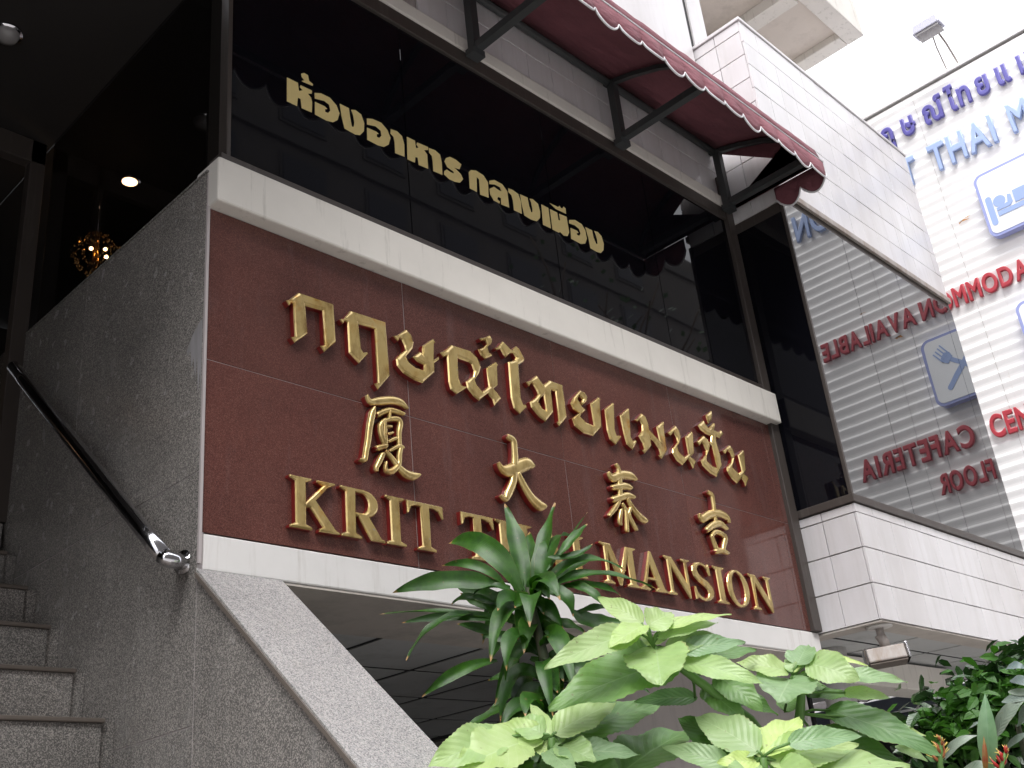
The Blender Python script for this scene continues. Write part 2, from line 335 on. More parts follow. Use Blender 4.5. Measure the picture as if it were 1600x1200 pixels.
def stand(me, front_y, plane='XZ'):
    """turn a mesh drawn in XY so that it stands up; returns it centred, with its place"""
    if plane == 'XZ': R = Matrix.Rotation(math.radians(90), 4, 'X')          # faces -Y
    me.transform(R); xs = [v.co for v in me.vertices]
    c = Vector(((min(v.x for v in xs)+max(v.x for v in xs))/2, 0, min(v.z for v in xs)))
    me.transform(Matrix.Translation(-c)); return me, c

# ---------------------------------------------------------------- drawn outlines, module units in their own plane
GOLD=[[[[6.845,6.891],[6.901,6.925],[7.035,7.071],[7.583,7.081],[7.603,6.531],[7.416,6.336],[7.356,6.406],[7.419,6.43],[7.404,6.928],[7.138,6.911],[7.164,6.513],[6.97,6.333],[6.916,6.395],[6.972,6.423],[6.954,6.885],[6.918,6.879],[6.896,6.832]]],[[[7.67,6.884],[7.738,6.917],[7.855,7.074],[8.449,7.088],[8.467,6.275],[8.261,6.029],[8.203,6.1],[8.257,6.126],[8.251,6.922],[7.979,6.91],[8.006,6.545],[8.039,6.505],[8.079,6.522],[8.123,6.514],[7.965,6.326],[7.807,6.44],[7.799,6.883],[7.756,6.891],[7.724,6.834]]],[[[8.57,6.91],[8.649,6.947],[8.808,7.088],[8.897,7.028],[8.936,6.915],[8.909,6.809],[8.777,6.654],[8.814,6.586],[8.938,6.536],[9.082,6.536],[9.097,6.622],[8.989,6.635],[8.904,6.687],[9.039,6.809],[9.078,6.783],[9.096,6.919],[9.298,7.086],[9.337,7.025],[9.3,7.024],[9.284,6.755],[9.355,6.801],[9.394,6.834],[9.374,6.769],[9.289,6.692],[9.281,6.554],[9.054,6.331],[8.895,6.34],[8.716,6.39],[8.611,6.475],[8.601,6.574],[8.679,6.669],[8.772,6.75],[8.761,6.826],[8.723,6.895],[8.675,6.909],[8.65,6.855]]],[[[9.421,6.905],[9.52,6.962],[9.648,7.095],[10.017,7.106],[10.153,7.028],[10.214,6.889],[10.163,6.772],[10.059,6.647],[10.093,6.574],[10.195,6.493],[10.339,6.619],[10.331,6.921],[10.534,7.07],[10.58,7.017],[10.541,6.999],[10.526,6.681],[10.442,6.601],[10.517,6.55],[10.577,6.479],[10.424,6.331],[10.395,6.423],[10.316,6.498],[10.113,6.333],[10.016,6.377],[9.899,6.479],[9.884,6.576],[10.019,6.688],[10.063,6.796],[10.025,6.888],[9.964,6.91],[9.754,6.914],[9.743,6.582],[9.779,6.485],[9.872,6.491],[9.861,6.457],[9.678,6.322],[9.57,6.375],[9.542,6.479],[9.551,6.888],[9.48,6.855]],[[10.233,7.374],[10.363,7.433],[10.461,7.493],[10.51,7.437],[10.487,7.363],[10.375,7.257],[10.407,7.186],[10.478,7.18],[10.459,7.135],[10.318,7.055],[10.241,7.092],[10.183,7.181],[10.29,7.232],[10.382,7.319],[10.356,7.378],[10.27,7.339]]],[[[10.543,7.306],[10.61,7.339],[10.728,7.473],[10.893,7.361],[11.012,7.471],[11.08,7.456],[11.182,7.307],[11.164,7.248],[11.029,7.155],[11.002,6.602],[11.031,6.504],[11.082,6.504],[11.112,6.472],[10.946,6.327],[10.828,6.389],[10.791,6.548],[10.81,7.148],[10.951,7.214],[10.994,7.274],[10.949,7.329],[10.878,7.309],[10.771,7.215],[10.731,7.233],[10.666,7.322],[10.576,7.275]]],[[[11.155,6.907],[11.233,6.941],[11.415,7.085],[11.556,6.959],[11.713,7.082],[12.008,7.077],[12.013,6.516],[11.815,6.329],[11.761,6.383],[11.808,6.414],[11.819,6.918],[11.71,6.924],[11.707,6.53],[11.501,6.328],[11.36,6.387],[11.22,6.498],[11.198,6.585],[11.336,6.686],[11.403,6.757],[11.376,6.83],[11.324,6.898],[11.283,6.921],[11.22,6.85]],[[11.531,6.776],[11.425,6.688],[11.387,6.619],[11.455,6.543],[11.544,6.517]]],[[[12.152,6.796],[12.234,6.913],[12.42,7.094],[12.536,7.088],[12.602,7.006],[12.552,6.916],[12.44,6.836],[12.408,6.873],[12.46,6.942],[12.372,6.99],[12.332,6.91],[12.407,6.817],[12.502,6.757],[12.39,6.674],[12.35,6.609],[12.454,6.551],[12.661,6.524],[12.65,6.919],[12.882,7.088],[12.912,7.042],[12.879,7.026],[12.842,6.545],[12.616,6.344],[12.376,6.342],[12.182,6.42],[12.144,6.54],[12.322,6.665],[12.197,6.71]]],[[[13.006,6.908],[13.235,7.076],[13.266,7.032],[13.238,7.015],[13.181,6.58],[13.211,6.481],[13.296,6.5],[13.337,6.481],[13.158,6.311],[13.027,6.377],[12.987,6.522]]],[[[13.39,6.886],[13.63,7.072],[13.656,7.044],[13.64,7.018],[13.586,6.543],[13.633,6.475],[13.705,6.513],[13.732,6.476],[13.598,6.319],[13.457,6.387],[13.42,6.549]]],[[[13.748,6.887],[13.856,6.938],[13.994,7.067],[14.097,7.04],[14.145,6.918],[14.149,6.801],[14.302,6.703],[14.4,6.651],[14.375,6.909],[14.605,7.063],[14.604,6.994],[14.586,6.96],[14.567,6.495],[14.383,6.318],[14.295,6.365],[14.357,6.393],[14.338,6.491],[14.252,6.589],[14.138,6.644],[14.137,6.499],[13.915,6.317],[13.847,6.365],[13.918,6.394],[13.901,6.505],[13.819,6.61],[13.943,6.739],[13.96,6.845],[13.916,6.938],[13.853,6.876]]],[[[14.681,6.869],[14.776,6.929],[14.95,7.063],[15.036,6.988],[15.059,6.856],[14.979,6.733],[14.874,6.642],[14.899,6.566],[15.052,6.486],[15.206,6.578],[15.201,6.903],[15.437,7.063],[15.441,7.01],[15.385,6.623],[15.266,6.538],[15.353,6.51],[15.411,6.462],[15.275,6.318],[15.222,6.424],[15.167,6.48],[14.972,6.321],[14.825,6.372],[14.721,6.499],[14.758,6.595],[14.922,6.735],[14.922,6.826],[14.866,6.919],[14.762,6.827]]],[[[15.53,6.88],[15.649,6.956],[15.789,7.057],[15.91,7.005],[15.947,6.896],[15.861,6.738],[15.752,6.639],[15.755,6.562],[15.883,6.497],[16.047,6.48],[16.019,6.912],[15.94,6.957],[16.001,6.994],[16.045,7.106],[15.891,7.111],[15.733,7.162],[15.675,7.235],[15.883,7.383],[15.911,7.332],[16.019,7.246],[16.092,7.323],[16.221,7.414],[16.231,7.363],[16.186,7.257],[16.337,7.248],[16.405,7.302],[16.48,7.243],[16.33,7.125],[16.213,7.136],[16.183,7.01],[16.228,6.768],[16.216,6.54],[15.984,6.3],[15.787,6.34],[15.597,6.439],[15.56,6.523],[15.736,6.666],[15.791,6.77],[15.746,6.868],[15.708,6.907],[15.611,6.824]],[[16.006,7.519],[16.216,7.655],[16.214,7.553],[16.15,7.433],[16.03,7.344],[16.006,7.415]]],[[[16.338,6.878],[16.448,6.941],[16.613,7.053],[16.699,6.994],[16.728,6.857],[16.639,6.727],[16.568,6.603],[16.739,6.511],[16.877,6.585],[16.85,6.906],[17.047,7.044],[17.07,7.009],[16.996,6.608],[16.934,6.541],[17.019,6.518],[17.062,6.447],[16.903,6.291],[16.88,6.381],[16.827,6.433],[16.63,6.295],[16.472,6.366],[16.369,6.485],[16.381,6.565],[16.545,6.677],[16.619,6.787],[16.587,6.891],[16.509,6.93],[16.413,6.831]]]]
UPPER=[[[[6.95,10.547],[7.132,10.549],[7.149,10.414],[7.216,10.46],[7.164,10.492],[7.179,10.53],[7.371,10.538],[7.37,10.481],[7.302,10.445],[7.353,10.401],[7.37,10.33],[7.362,10.143],[7.192,10.133],[7.176,10.289],[7.128,10.284],[7.113,10.128],[6.946,10.126]],[[7.193,10.75],[7.241,10.787],[7.308,10.783],[7.326,10.69],[7.393,10.665],[7.389,10.632],[7.219,10.616],[7.2,10.622],[7.248,10.658],[7.201,10.694]]],[[[7.419,10.521],[7.527,10.57],[7.685,10.575],[7.802,10.493],[7.852,10.376],[7.813,10.235],[7.731,10.154],[7.613,10.125],[7.416,10.135],[7.421,10.361],[7.59,10.368],[7.635,10.342],[7.595,10.322],[7.597,10.271],[7.647,10.276],[7.69,10.344],[7.671,10.442],[7.583,10.465],[7.419,10.42]]],[[[7.864,10.556],[8.027,10.557],[8.045,10.391],[8.071,10.241],[8.106,10.259],[8.12,10.347],[8.105,10.463],[8.072,10.553],[8.151,10.585],[8.254,10.558],[8.305,10.419],[8.292,10.268],[8.215,10.159],[8.131,10.129],[7.934,10.143],[7.887,10.353]]],[[[8.361,10.536],[8.465,10.581],[8.636,10.594],[8.75,10.513],[8.801,10.391],[8.756,10.245],[8.665,10.16],[8.547,10.135],[8.348,10.142],[8.355,10.365],[8.528,10.375],[8.576,10.357],[8.532,10.334],[8.534,10.283],[8.58,10.285],[8.627,10.349],[8.617,10.437],[8.523,10.475],[8.358,10.424]]],[[[8.819,10.564],[8.941,10.585],[9.037,10.537],[9.071,10.395],[9.062,10.164],[8.879,10.148],[8.881,10.346],[8.866,10.443],[8.807,10.478]]],[[[9.135,10.574],[9.298,10.577],[9.31,10.444],[9.37,10.477],[9.323,10.518],[9.342,10.566],[9.569,10.584],[9.564,10.525],[9.478,10.485],[9.537,10.423],[9.533,10.155],[9.344,10.143],[9.331,10.274],[9.285,10.263],[9.265,10.149],[9.12,10.145]]],[[[9.584,10.574],[9.714,10.591],[9.816,10.553],[9.839,10.412],[9.829,10.172],[9.642,10.162],[9.646,10.345],[9.636,10.447],[9.584,10.487]]],[[[9.901,10.465],[9.943,10.546],[10.031,10.612],[10.156,10.613],[10.277,10.575],[10.223,10.456],[10.083,10.432],[10.137,10.423],[10.242,10.371],[10.283,10.29],[10.21,10.193],[10.097,10.159],[9.974,10.154],[9.868,10.204],[9.883,10.272],[9.935,10.32],[10.016,10.307],[10.085,10.313],[10.088,10.352],[9.954,10.378]]],[[[10.43,10.493],[10.483,10.558],[10.604,10.602],[10.766,10.581],[10.86,10.478],[10.835,10.17],[10.646,10.151],[10.657,10.451],[10.602,10.478],[10.574,10.17],[10.419,10.174]]],[[[10.898,10.532],[11.019,10.6],[11.2,10.596],[11.309,10.497],[11.31,10.175],[11.125,10.164],[11.136,10.288],[11.064,10.288],[11.044,10.228],[11.101,10.201],[11.084,10.163],[10.953,10.169],[10.882,10.262],[10.882,10.364],[10.988,10.451],[11.106,10.43],[11.167,10.435],[11.14,10.507],[11.02,10.511],[10.889,10.46]]],[[[11.344,10.575],[11.445,10.586],[11.578,10.559],[11.623,10.431],[11.611,10.175],[11.425,10.171],[11.427,10.369],[11.403,10.464],[11.334,10.497]]],[[[11.623,10.574],[11.809,10.583],[11.819,10.429],[11.857,10.307],[11.89,10.321],[11.902,10.399],[11.889,10.522],[11.86,10.584],[11.941,10.607],[12.063,10.562],[12.092,10.414],[12.071,10.278],[11.978,10.173],[11.834,10.151],[11.673,10.169],[11.642,10.355]]],[[[12.153,10.589],[12.329,10.587],[12.328,10.169],[12.131,10.165]]],[[[12.368,10.582],[12.555,10.583],[12.563,10.434],[12.613,10.444],[12.603,10.581],[12.802,10.596],[12.814,10.276],[12.756,10.178],[12.657,10.15],[12.57,10.19],[12.525,10.162],[12.366,10.164]],[[12.384,10.712],[12.6,10.721],[12.646,10.769],[12.675,10.733],[12.717,10.741],[12.76,10.799],[12.805,10.773],[12.799,10.661],[12.527,10.654]]],[[[12.863,10.556],[13.027,10.622],[13.206,10.605],[13.286,10.505],[13.296,10.333],[13.23,10.209],[13.108,10.152],[12.848,10.16],[12.871,10.395],[13.043,10.402],[13.079,10.371],[13.027,10.346],[13.031,10.306],[13.088,10.313],[13.136,10.38],[13.111,10.468],[13.006,10.503],[12.853,10.482]]],[[[13.3,10.581],[13.486,10.583],[13.5,10.434],[13.55,10.32],[13.59,10.336],[13.6,10.428],[13.575,10.551],[13.546,10.596],[13.651,10.615],[13.742,10.561],[13.778,10.408],[13.74,10.26],[13.648,10.164],[13.53,10.148],[13.362,10.161],[13.346,10.374]]]]
BRUSH=[[[[8.062,5.874,0.048],[8.117,5.815,0.087],[8.277,5.868,0.12],[8.481,5.928,0.122],[8.634,5.931,0.115],[8.722,5.875,0.049]],[[8.166,5.739,0.04],[8.143,5.658,0.102],[8.089,5.462,0.097],[8.049,5.247,0.092],[8.014,5.118,0.083],[7.98,4.991,0.082],[7.904,4.975,0.037]],[[8.226,5.661,0.079],[8.349,5.737,0.076],[8.471,5.779,0.081],[8.653,5.772,0.057]],[[8.419,5.75,0.04],[8.413,5.646,0.048]],[[8.331,5.61,0.048],[8.262,5.518,0.071],[8.278,5.38,0.086],[8.33,5.268,0.085]],[[8.351,5.606,0.048],[8.464,5.658,0.072],[8.565,5.673,0.08],[8.602,5.622,0.088],[8.568,5.487,0.08],[8.562,5.318,0.071]],[[8.356,5.523,0.036],[8.426,5.535,0.04]],[[8.369,5.417,0.035],[8.44,5.45,0.043]],[[8.373,5.318,0.039],[8.496,5.387,0.059]],[[8.33,5.584,0.063],[8.33,5.268,0.07]],[[8.19,5.188,0.077],[8.319,5.24,0.085]],[[8.384,5.188,0.043],[8.539,5.288,0.063],[8.599,5.284,0.071]],[[8.273,5.113,0.084],[8.219,5.013,0.083],[8.165,4.922,0.075],[8.163,4.881,0.053]],[[8.334,5.167,0.062],[8.428,5.096,0.062],[8.521,5.009,0.085],[8.645,4.935,0.123],[8.765,4.925,0.124],[8.859,4.952,0.062]],[[8.579,5.277,0.079],[8.551,5.163,0.078],[8.533,5.036,0.077],[8.417,4.923,0.091],[8.309,4.91,0.061],[8.315,5.016,0.031]]],[[[10.629,5.886,0.097],[10.74,5.848,0.121],[10.743,5.684,0.114],[10.728,5.518,0.13],[10.69,5.362,0.141],[10.652,5.208,0.128],[10.527,5.003,0.137],[10.45,4.906,0.09],[10.359,4.937,0.056]],[[10.373,5.422,0.047],[10.444,5.351,0.128],[10.59,5.355,0.198],[10.803,5.459,0.213],[10.983,5.545,0.204],[11.067,5.537,0.132]],[[10.768,5.328,0.094],[10.862,5.174,0.129],[10.99,5.025,0.151],[11.129,4.939,0.186],[11.23,4.932,0.117]]],[[[13.078,5.944,0.066],[13.124,5.878,0.079],[13.112,5.686,0.117],[13.073,5.41,0.103]],[[12.851,5.757,0.065],[12.935,5.692,0.142],[13.196,5.797,0.158],[13.426,5.827,0.153],[13.521,5.791,0.093]],[[12.9,5.526,0.09],[13.026,5.562,0.11],[13.237,5.615,0.124],[13.357,5.61,0.098]],[[12.877,5.323,0.108],[13.026,5.376,0.121],[13.262,5.458,0.123],[13.403,5.456,0.078]],[[13.04,5.352,0.077],[12.909,5.197,0.094],[12.721,5.036,0.068]],[[13.247,5.388,0.077],[13.341,5.271,0.116],[13.496,5.15,0.147],[13.629,5.105,0.116]],[[13.084,5.28,0.064],[13.145,5.198,0.07],[13.138,5.078,0.076],[13.108,4.852,0.087]],[[13.019,5.164,0.076],[12.964,4.998,0.1],[12.959,4.932,0.068]],[[13.275,5.246,0.064],[13.22,5.131,0.076],[13.282,5.01,0.088],[13.351,4.915,0.076]]],[[[15.585,5.939,0.073],[15.696,5.907,0.102],[15.705,5.775,0.094],[15.684,5.624,0.086],[15.665,5.403,0.085]],[[15.185,5.455,0.056],[15.261,5.395,0.146],[15.505,5.507,0.155],[15.818,5.588,0.15],[16.053,5.553,0.137],[16.089,5.47,0.065]],[[15.347,5.209,0.104],[15.572,5.33,0.133],[15.808,5.396,0.135],[15.959,5.333,0.092]],[[15.459,5.113,0.083],[15.581,5.202,0.09],[15.752,5.214,0.098],[15.877,5.146,0.119],[15.779,4.988,0.111],[15.722,4.881,0.096]],[[15.459,5.113,0.09],[15.498,5.005,0.096],[15.552,4.871,0.109]],[[15.498,4.85,0.095],[15.701,4.892,0.117],[15.863,4.872,0.069]]]]
STRAP=[[[8.659,8.101,2.949],[8.368,8.237,3.686],[8.388,8.922,3.698],0.234],[[8.511,8.2,3.04],[8.222,8.301,3.364],[8.139,8.79,3.363],0.102],[[8.564,8.172,2.997],[7.887,8.521,3.212],[7.622,9.062,3.06],0.187],[[8.602,8.158,2.957],[8.268,8.208,3.075],[8.257,8.461,2.952],0.108],[[8.698,8.087,2.908],[8.743,8.11,3.469],[8.852,8.405,4.104],0.193],[[8.705,8.055,2.943],[8.806,8.135,3.312],[9.125,8.307,3.772],0.248],[[8.759,8.0,2.936],[8.904,7.949,3.447],[9.269,7.98,4.057],0.169],[[8.793,7.943,2.966],[8.856,7.793,3.612],[9.405,7.918,3.653],0.227],[[8.802,7.813,3.142],[9.087,7.685,3.486],[9.528,7.724,3.909],0.064],[[8.863,7.654,3.276],[8.977,7.533,3.47],[9.301,7.563,3.679],0.102],[[8.775,7.754,3.27],[8.998,7.514,3.193],[9.225,7.459,3.41],0.092],[[8.821,7.914,2.963],[8.949,7.463,3.403],[9.598,7.337,3.108],0.136],[[8.855,7.893,2.94],[9.015,7.369,3.177],[9.72,7.037,2.836],0.158],[[8.893,7.843,2.953],[9.123,7.314,2.95],[9.363,7.281,2.781],0.1],[[8.803,7.966,2.915],[8.805,7.52,2.924],[8.9,7.6,2.586],0.156],[[8.983,7.728,2.976],[8.985,7.339,2.879],[9.115,7.311,2.62],0.099],[[8.646,8.296,2.685],[8.025,8.712,2.865],[7.653,9.352,2.891],0.091],[[8.679,8.275,2.663],[8.076,8.624,2.808],[7.796,9.143,2.763],0.096],[[8.355,8.539,2.796],[7.713,8.583,2.723],[7.529,8.783,2.262],0.122],[[8.704,8.384,2.465],[8.492,8.495,2.635],[8.403,8.898,2.754],0.111],[[8.722,8.232,2.657],[8.597,8.45,2.695],[8.804,8.481,3.048],0.141],[[8.817,8.052,2.768],[8.54,7.908,2.687],[8.562,7.963,2.41],0.156],[[8.825,8.28,2.422],[8.426,8.157,2.297],[8.39,8.197,1.926],0.131],[[8.653,8.558,2.291],[8.089,8.643,2.217],[7.84,8.923,1.928],0.122],[[9.141,7.751,2.689],[9.234,7.421,2.723],[9.592,7.289,2.615],0.11],[[9.108,7.772,2.711],[9.146,7.601,2.473],[9.466,7.305,2.536],0.158],[[9.048,8.149,2.259],[8.883,7.944,2.05],[8.93,7.881,1.866],0.189],[[9.63,7.735,1.932],[9.664,7.432,1.878],[9.826,7.413,1.774],0.086],[[8.488,8.345,2.866],[8.123,8.446,2.995],[8.14,8.679,2.895],0.086],[[8.522,8.36,2.791],[8.336,8.477,2.902],[8.345,8.74,3.061],0.107],[[8.683,8.101,2.91],[8.685,8.187,3.353],[8.77,8.635,3.706],0.138],[[8.726,8.094,2.851],[8.688,8.166,3.094],[8.878,8.362,3.36],0.152],[[8.802,7.957,2.93],[8.869,7.927,3.181],[9.245,7.952,3.43],0.196],[[8.841,7.943,2.889],[9.005,7.775,3.158],[9.51,7.692,3.33],0.171],[[8.76,8.073,2.829],[8.893,8.04,3.149],[9.14,8.255,3.498],0.197],[[8.899,8.589,1.854],[8.496,8.556,1.717],[8.182,8.865,1.512],0.141],[[8.919,8.35,2.17],[8.572,8.158,1.919],[8.44,8.184,1.578],0.173],[[8.905,8.437,2.066],[8.624,8.386,1.847],[8.433,8.544,1.751],0.099],[[8.669,8.188,2.806],[8.388,8.464,2.967],[8.313,8.842,3.22],0.161],[[8.908,8.046,2.632],[8.935,7.748,2.567],[9.155,7.667,2.448],0.134],[[8.871,8.204,2.46],[8.934,7.871,2.474],[9.23,7.778,2.337],0.144],[[8.794,8.233,2.541],[8.575,8.313,2.46],[8.439,8.567,2.564],0.11],[[8.905,8.292,2.279],[8.996,8.036,2.134],[9.278,7.851,2.154],0.134],[[8.939,8.379,2.097],[8.652,8.434,2.131],[8.599,8.674,2.094],0.105],[[9.006,8.409,1.946],[8.875,8.065,1.743],[8.958,7.946,1.441],0.164]]
WHORL=[{'name': 'A','stem': [[8.198,6.071,1.879],[8.499,5.922,1.618],[8.978,5.688,1.194],[9.504,5.565,0.533]],'leaves': [[[8.212,6.061,1.872],[7.899,5.829,1.658],[7.79,5.754,1.459],0.502,0],[[8.069,6.106,2.035],[7.434,6.167,1.88],[7.03,6.398,1.68],0.262,1],[[8.082,6.062,2.08],[7.732,6.007,1.956],[7.588,6.112,1.843],0.219,2],[[8.076,6.064,2.086],[7.979,6.224,2.265],[8.076,6.558,2.451],0.193,1],[[8.109,6.041,2.066],[8.163,5.93,2.12],[8.422,5.971,2.199],0.25,2],[[8.173,6.002,2.021],[8.406,5.726,2.097],[8.867,5.611,2.146],0.143,1],[[8.187,6.023,1.968],[8.366,5.787,2.032],[8.768,5.71,2.08],0.167,1],[[8.276,6.001,1.859],[8.431,5.791,1.922],[8.808,5.738,1.975],0.179,0],[[8.515,6.033,1.788],[7.774,6.242,1.631],[7.285,6.629,1.386],0.487,3],[[8.364,5.926,1.826],[8.527,5.656,1.86],[8.916,5.546,1.87],0.202,0],[[8.407,5.939,1.738],[8.415,5.519,1.603],[8.642,5.277,1.43],0.208,0],[[8.591,5.957,1.777],[8.858,5.76,1.834],[9.36,5.716,1.867],0.22,3],[[8.718,6.043,1.448],[8.478,6.226,1.484],[8.453,6.586,1.491],0.157,3],[[8.176,6.08,1.903],[8.12,6.083,1.967],[8.262,6.239,2.063],0.095,2],[[8.189,6.057,1.917],[8.218,5.972,1.971],[8.452,6.038,2.053],0.107,2],[[8.795,5.842,1.62],[8.703,5.563,1.43],[8.832,5.447,1.223],0.27,3],[[8.893,5.832,1.476],[8.899,5.575,1.351],[9.13,5.478,1.204],0.214,4],[[8.739,5.969,1.523],[8.652,5.71,1.349],[8.784,5.615,1.16],0.247,3],[[8.289,6.188,1.922],[8.129,6.222,1.875],[8.172,6.417,1.842],0.18,3]]},{'name': 'B','stem': [[9.62,5.52,1.605],[9.717,5.534,1.43],[9.752,5.61,1.264],[9.87,5.953,0.574]],'leaves': [[[9.61,5.548,1.579],[9.286,5.453,1.447],[9.19,5.494,1.324],0.509,0],[[9.582,5.539,1.637],[9.351,5.673,1.725],[9.345,5.961,1.798],0.225,1],[[9.62,5.465,1.686],[9.683,5.417,1.792],[9.974,5.5,1.917],0.264,0],[[9.688,5.382,1.698],[9.625,5.087,1.585],[9.796,4.939,1.456],0.305,1],[[9.749,5.277,1.754],[9.721,5.01,1.676],[9.931,4.885,1.584],0.055,2],[[9.926,5.217,1.558],[9.989,4.895,1.509],[10.301,4.718,1.423],0.172,0],[[9.999,5.24,1.408],[9.996,4.996,1.364],[10.236,4.89,1.302],0.123,0],[[9.892,5.58,1.44],[10.059,5.377,1.43],[10.472,5.314,1.393],0.19,4],[[9.795,5.599,1.568],[9.864,5.484,1.545],[10.165,5.504,1.526],0.19,3],[[9.776,5.794,1.314],[9.968,5.786,1.427],[10.39,5.914,1.548],0.219,4],[[10.057,5.497,1.297],[10.096,4.955,1.058],[10.381,4.598,0.728],0.305,3],[[10.002,5.691,1.103],[10.083,5.244,0.936],[10.414,4.97,0.688],0.284,4],[[10.315,5.093,1.117],[10.261,4.902,1.077],[10.454,4.84,1.027],0.062,1],[[10.376,5.076,1.044],[10.337,4.861,1.002],[10.548,4.777,0.942],0.092,1],[[9.61,5.504,1.644],[9.55,5.497,1.702],[9.713,5.622,1.785],0.112,2],[[9.604,5.518,1.634],[9.61,5.457,1.692],[9.84,5.527,1.774],0.088,2],[[9.736,5.422,1.562],[9.786,5.314,1.62],[10.068,5.336,1.688],0.163,0],[[10.478,5.067,0.896],[10.339,4.855,0.81],[10.448,4.774,0.708],0.098,0]]},{'name': 'D','stem': [[8.502,5.326,0.813],[8.559,5.374,0.653],[8.633,5.447,0.428]],'leaves': [[[8.47,5.336,0.851],[8.403,5.57,1.071],[8.552,5.983,1.259],0.34,1],[[8.502,5.316,0.827],[8.754,5.252,1.001],[9.246,5.328,1.16],0.306,2],[[8.542,5.309,0.774],[8.811,5.005,0.847],[9.337,4.856,0.855],0.323,1],[[8.621,5.138,0.897],[8.779,4.859,0.926],[9.187,4.73,0.908],0.188,0],[[8.341,5.537,0.763],[8.141,5.735,0.905],[8.16,6.115,1.004],0.19,0],[[8.468,5.567,0.874],[8.522,5.865,1.106],[8.784,6.344,1.314],0.28,4],[[8.754,5.146,0.674],[8.989,4.744,0.691],[9.487,4.505,0.624],0.33,0],[[8.493,5.332,0.819],[8.46,5.328,0.883],[8.648,5.467,0.958],0.078,2],[[8.484,5.367,0.782],[8.238,5.41,0.802],[8.217,5.609,0.804],0.153,2],[[8.574,5.309,0.722],[8.435,4.983,0.606],[8.526,4.818,0.457],0.321,0],[[8.615,5.493,0.747],[8.283,5.549,0.679],[8.183,5.766,0.576],0.309,3],[[8.706,5.385,0.759],[8.91,5.288,0.813],[9.353,5.333,0.848],0.171,3],[[8.472,5.396,0.76],[8.141,5.337,0.692],[8.038,5.427,0.612],0.215,0],[[8.759,5.366,0.703],[8.933,5.109,0.679],[9.358,5.007,0.601],0.247,3],[[8.641,5.434,0.792],[8.702,5.58,0.916],[8.983,5.881,1.037],0.149,3]]},{'name': 'E','stem': [[7.422,6.751,1.175],[7.481,6.82,0.98],[7.583,6.954,0.622]],'leaves': [[[7.431,6.725,1.199],[7.701,6.573,1.352],[8.187,6.596,1.477],0.303,2],[[7.411,6.755,1.187],[7.431,6.87,1.363],[7.639,7.169,1.543],0.128,2],[[7.611,6.783,1.184],[8.099,6.59,1.36],[8.831,6.566,1.473],0.371,3],[[7.495,6.721,1.102],[7.411,6.451,1.013],[7.523,6.363,0.917],0.268,0],[[8.036,6.563,0.826],[8.499,6.475,1.061],[9.203,6.546,1.25],0.53,3],[[7.38,6.807,1.161],[7.176,6.933,1.254],[7.163,7.257,1.326],0.24,2],[[7.271,6.922,1.166],[6.799,6.891,1.071],[6.532,7.054,0.937],0.463,2],[[7.141,7.026,1.223],[6.639,7.009,1.127],[6.343,7.191,0.986],0.341,0],[[7.369,6.79,1.202],[7.259,6.868,1.296],[7.336,7.134,1.389],0.241,0],[[7.431,6.785,1.11],[7.442,6.689,1.146],[7.645,6.766,1.193],0.091,0],[[7.325,7.165,1.083],[7.076,6.98,0.903],[7.017,6.984,0.714],0.37,4],[[7.438,6.795,1.085],[7.33,6.786,1.118],[7.41,6.954,1.162],0.171,2],[[7.501,7.024,1.009],[7.378,6.811,0.864],[7.449,6.786,0.71],0.317,3],[[7.75,6.791,0.95],[7.755,6.511,0.833],[7.966,6.419,0.685],0.341,3],[[7.581,6.84,1.148],[7.738,6.743,1.184],[8.099,6.82,1.21],0.152,3],[[7.487,6.952,1.136],[7.242,7.056,1.122],[7.191,7.358,1.082],0.23,3],[[7.524,6.726,1.048],[7.637,6.377,1.024],[7.962,6.221,0.953],0.226,0],[[7.418,6.815,1.087],[7.242,6.503,0.942],[7.259,6.377,0.79],0.198,0]]}]
BIGL=[[[12.2,4.763,0.972],[11.964,4.515,1.185],[12.107,4.33,1.275],0.185],[[12.329,4.561,1.061],[12.105,4.375,1.166],[12.298,4.171,1.203],0.201],[[12.151,4.593,1.297],[12.026,4.374,1.292],[12.208,4.213,1.284],0.108],[[11.875,5.242,0.792],[11.661,4.998,0.966],[11.851,4.814,0.979],0.124],[[11.971,4.956,1.056],[11.765,4.802,1.085],[11.831,4.749,1.104],0.062],[[12.298,4.754,0.829],[12.106,4.553,0.905],[12.233,4.403,0.968],0.093],[[12.103,4.436,1.604],[11.916,4.266,1.626],[12.047,4.204,1.556],0.108],[[12.168,4.439,1.495],[12.002,4.279,1.469],[12.188,4.182,1.363],0.124],[[12.173,4.507,1.388],[12.065,4.315,1.316],[12.263,4.118,1.335],0.093],[[12.033,5.193,0.611],[11.904,4.894,0.73],[12.081,4.785,0.652],0.155]]
LANCE=[[[11.298,4.58,0.535],[11.095,4.4,0.954],[11.171,4.36,1.296],0.169],[[11.165,4.563,0.534],[10.982,4.438,0.721],[11.052,4.436,0.899],0.05]]
INFL=[[11.139,4.402,0.571],[11.131,4.282,0.759],[11.132,4.97,0.707],[11.076,4.863,0.953]]
BUSH=[[13.826,5.395,1.027],[13.466,5.664,1.209],[13.6,5.325,1.491],[13.923,4.864,1.648],[13.393,5.852,1.052],[13.575,5.829,0.794],[14.095,4.989,1.191]]
CUT=[[12.935,5.642,1.136],[13.472,4.812,1.49]]
CROWN=[8.729,8.059,2.898]
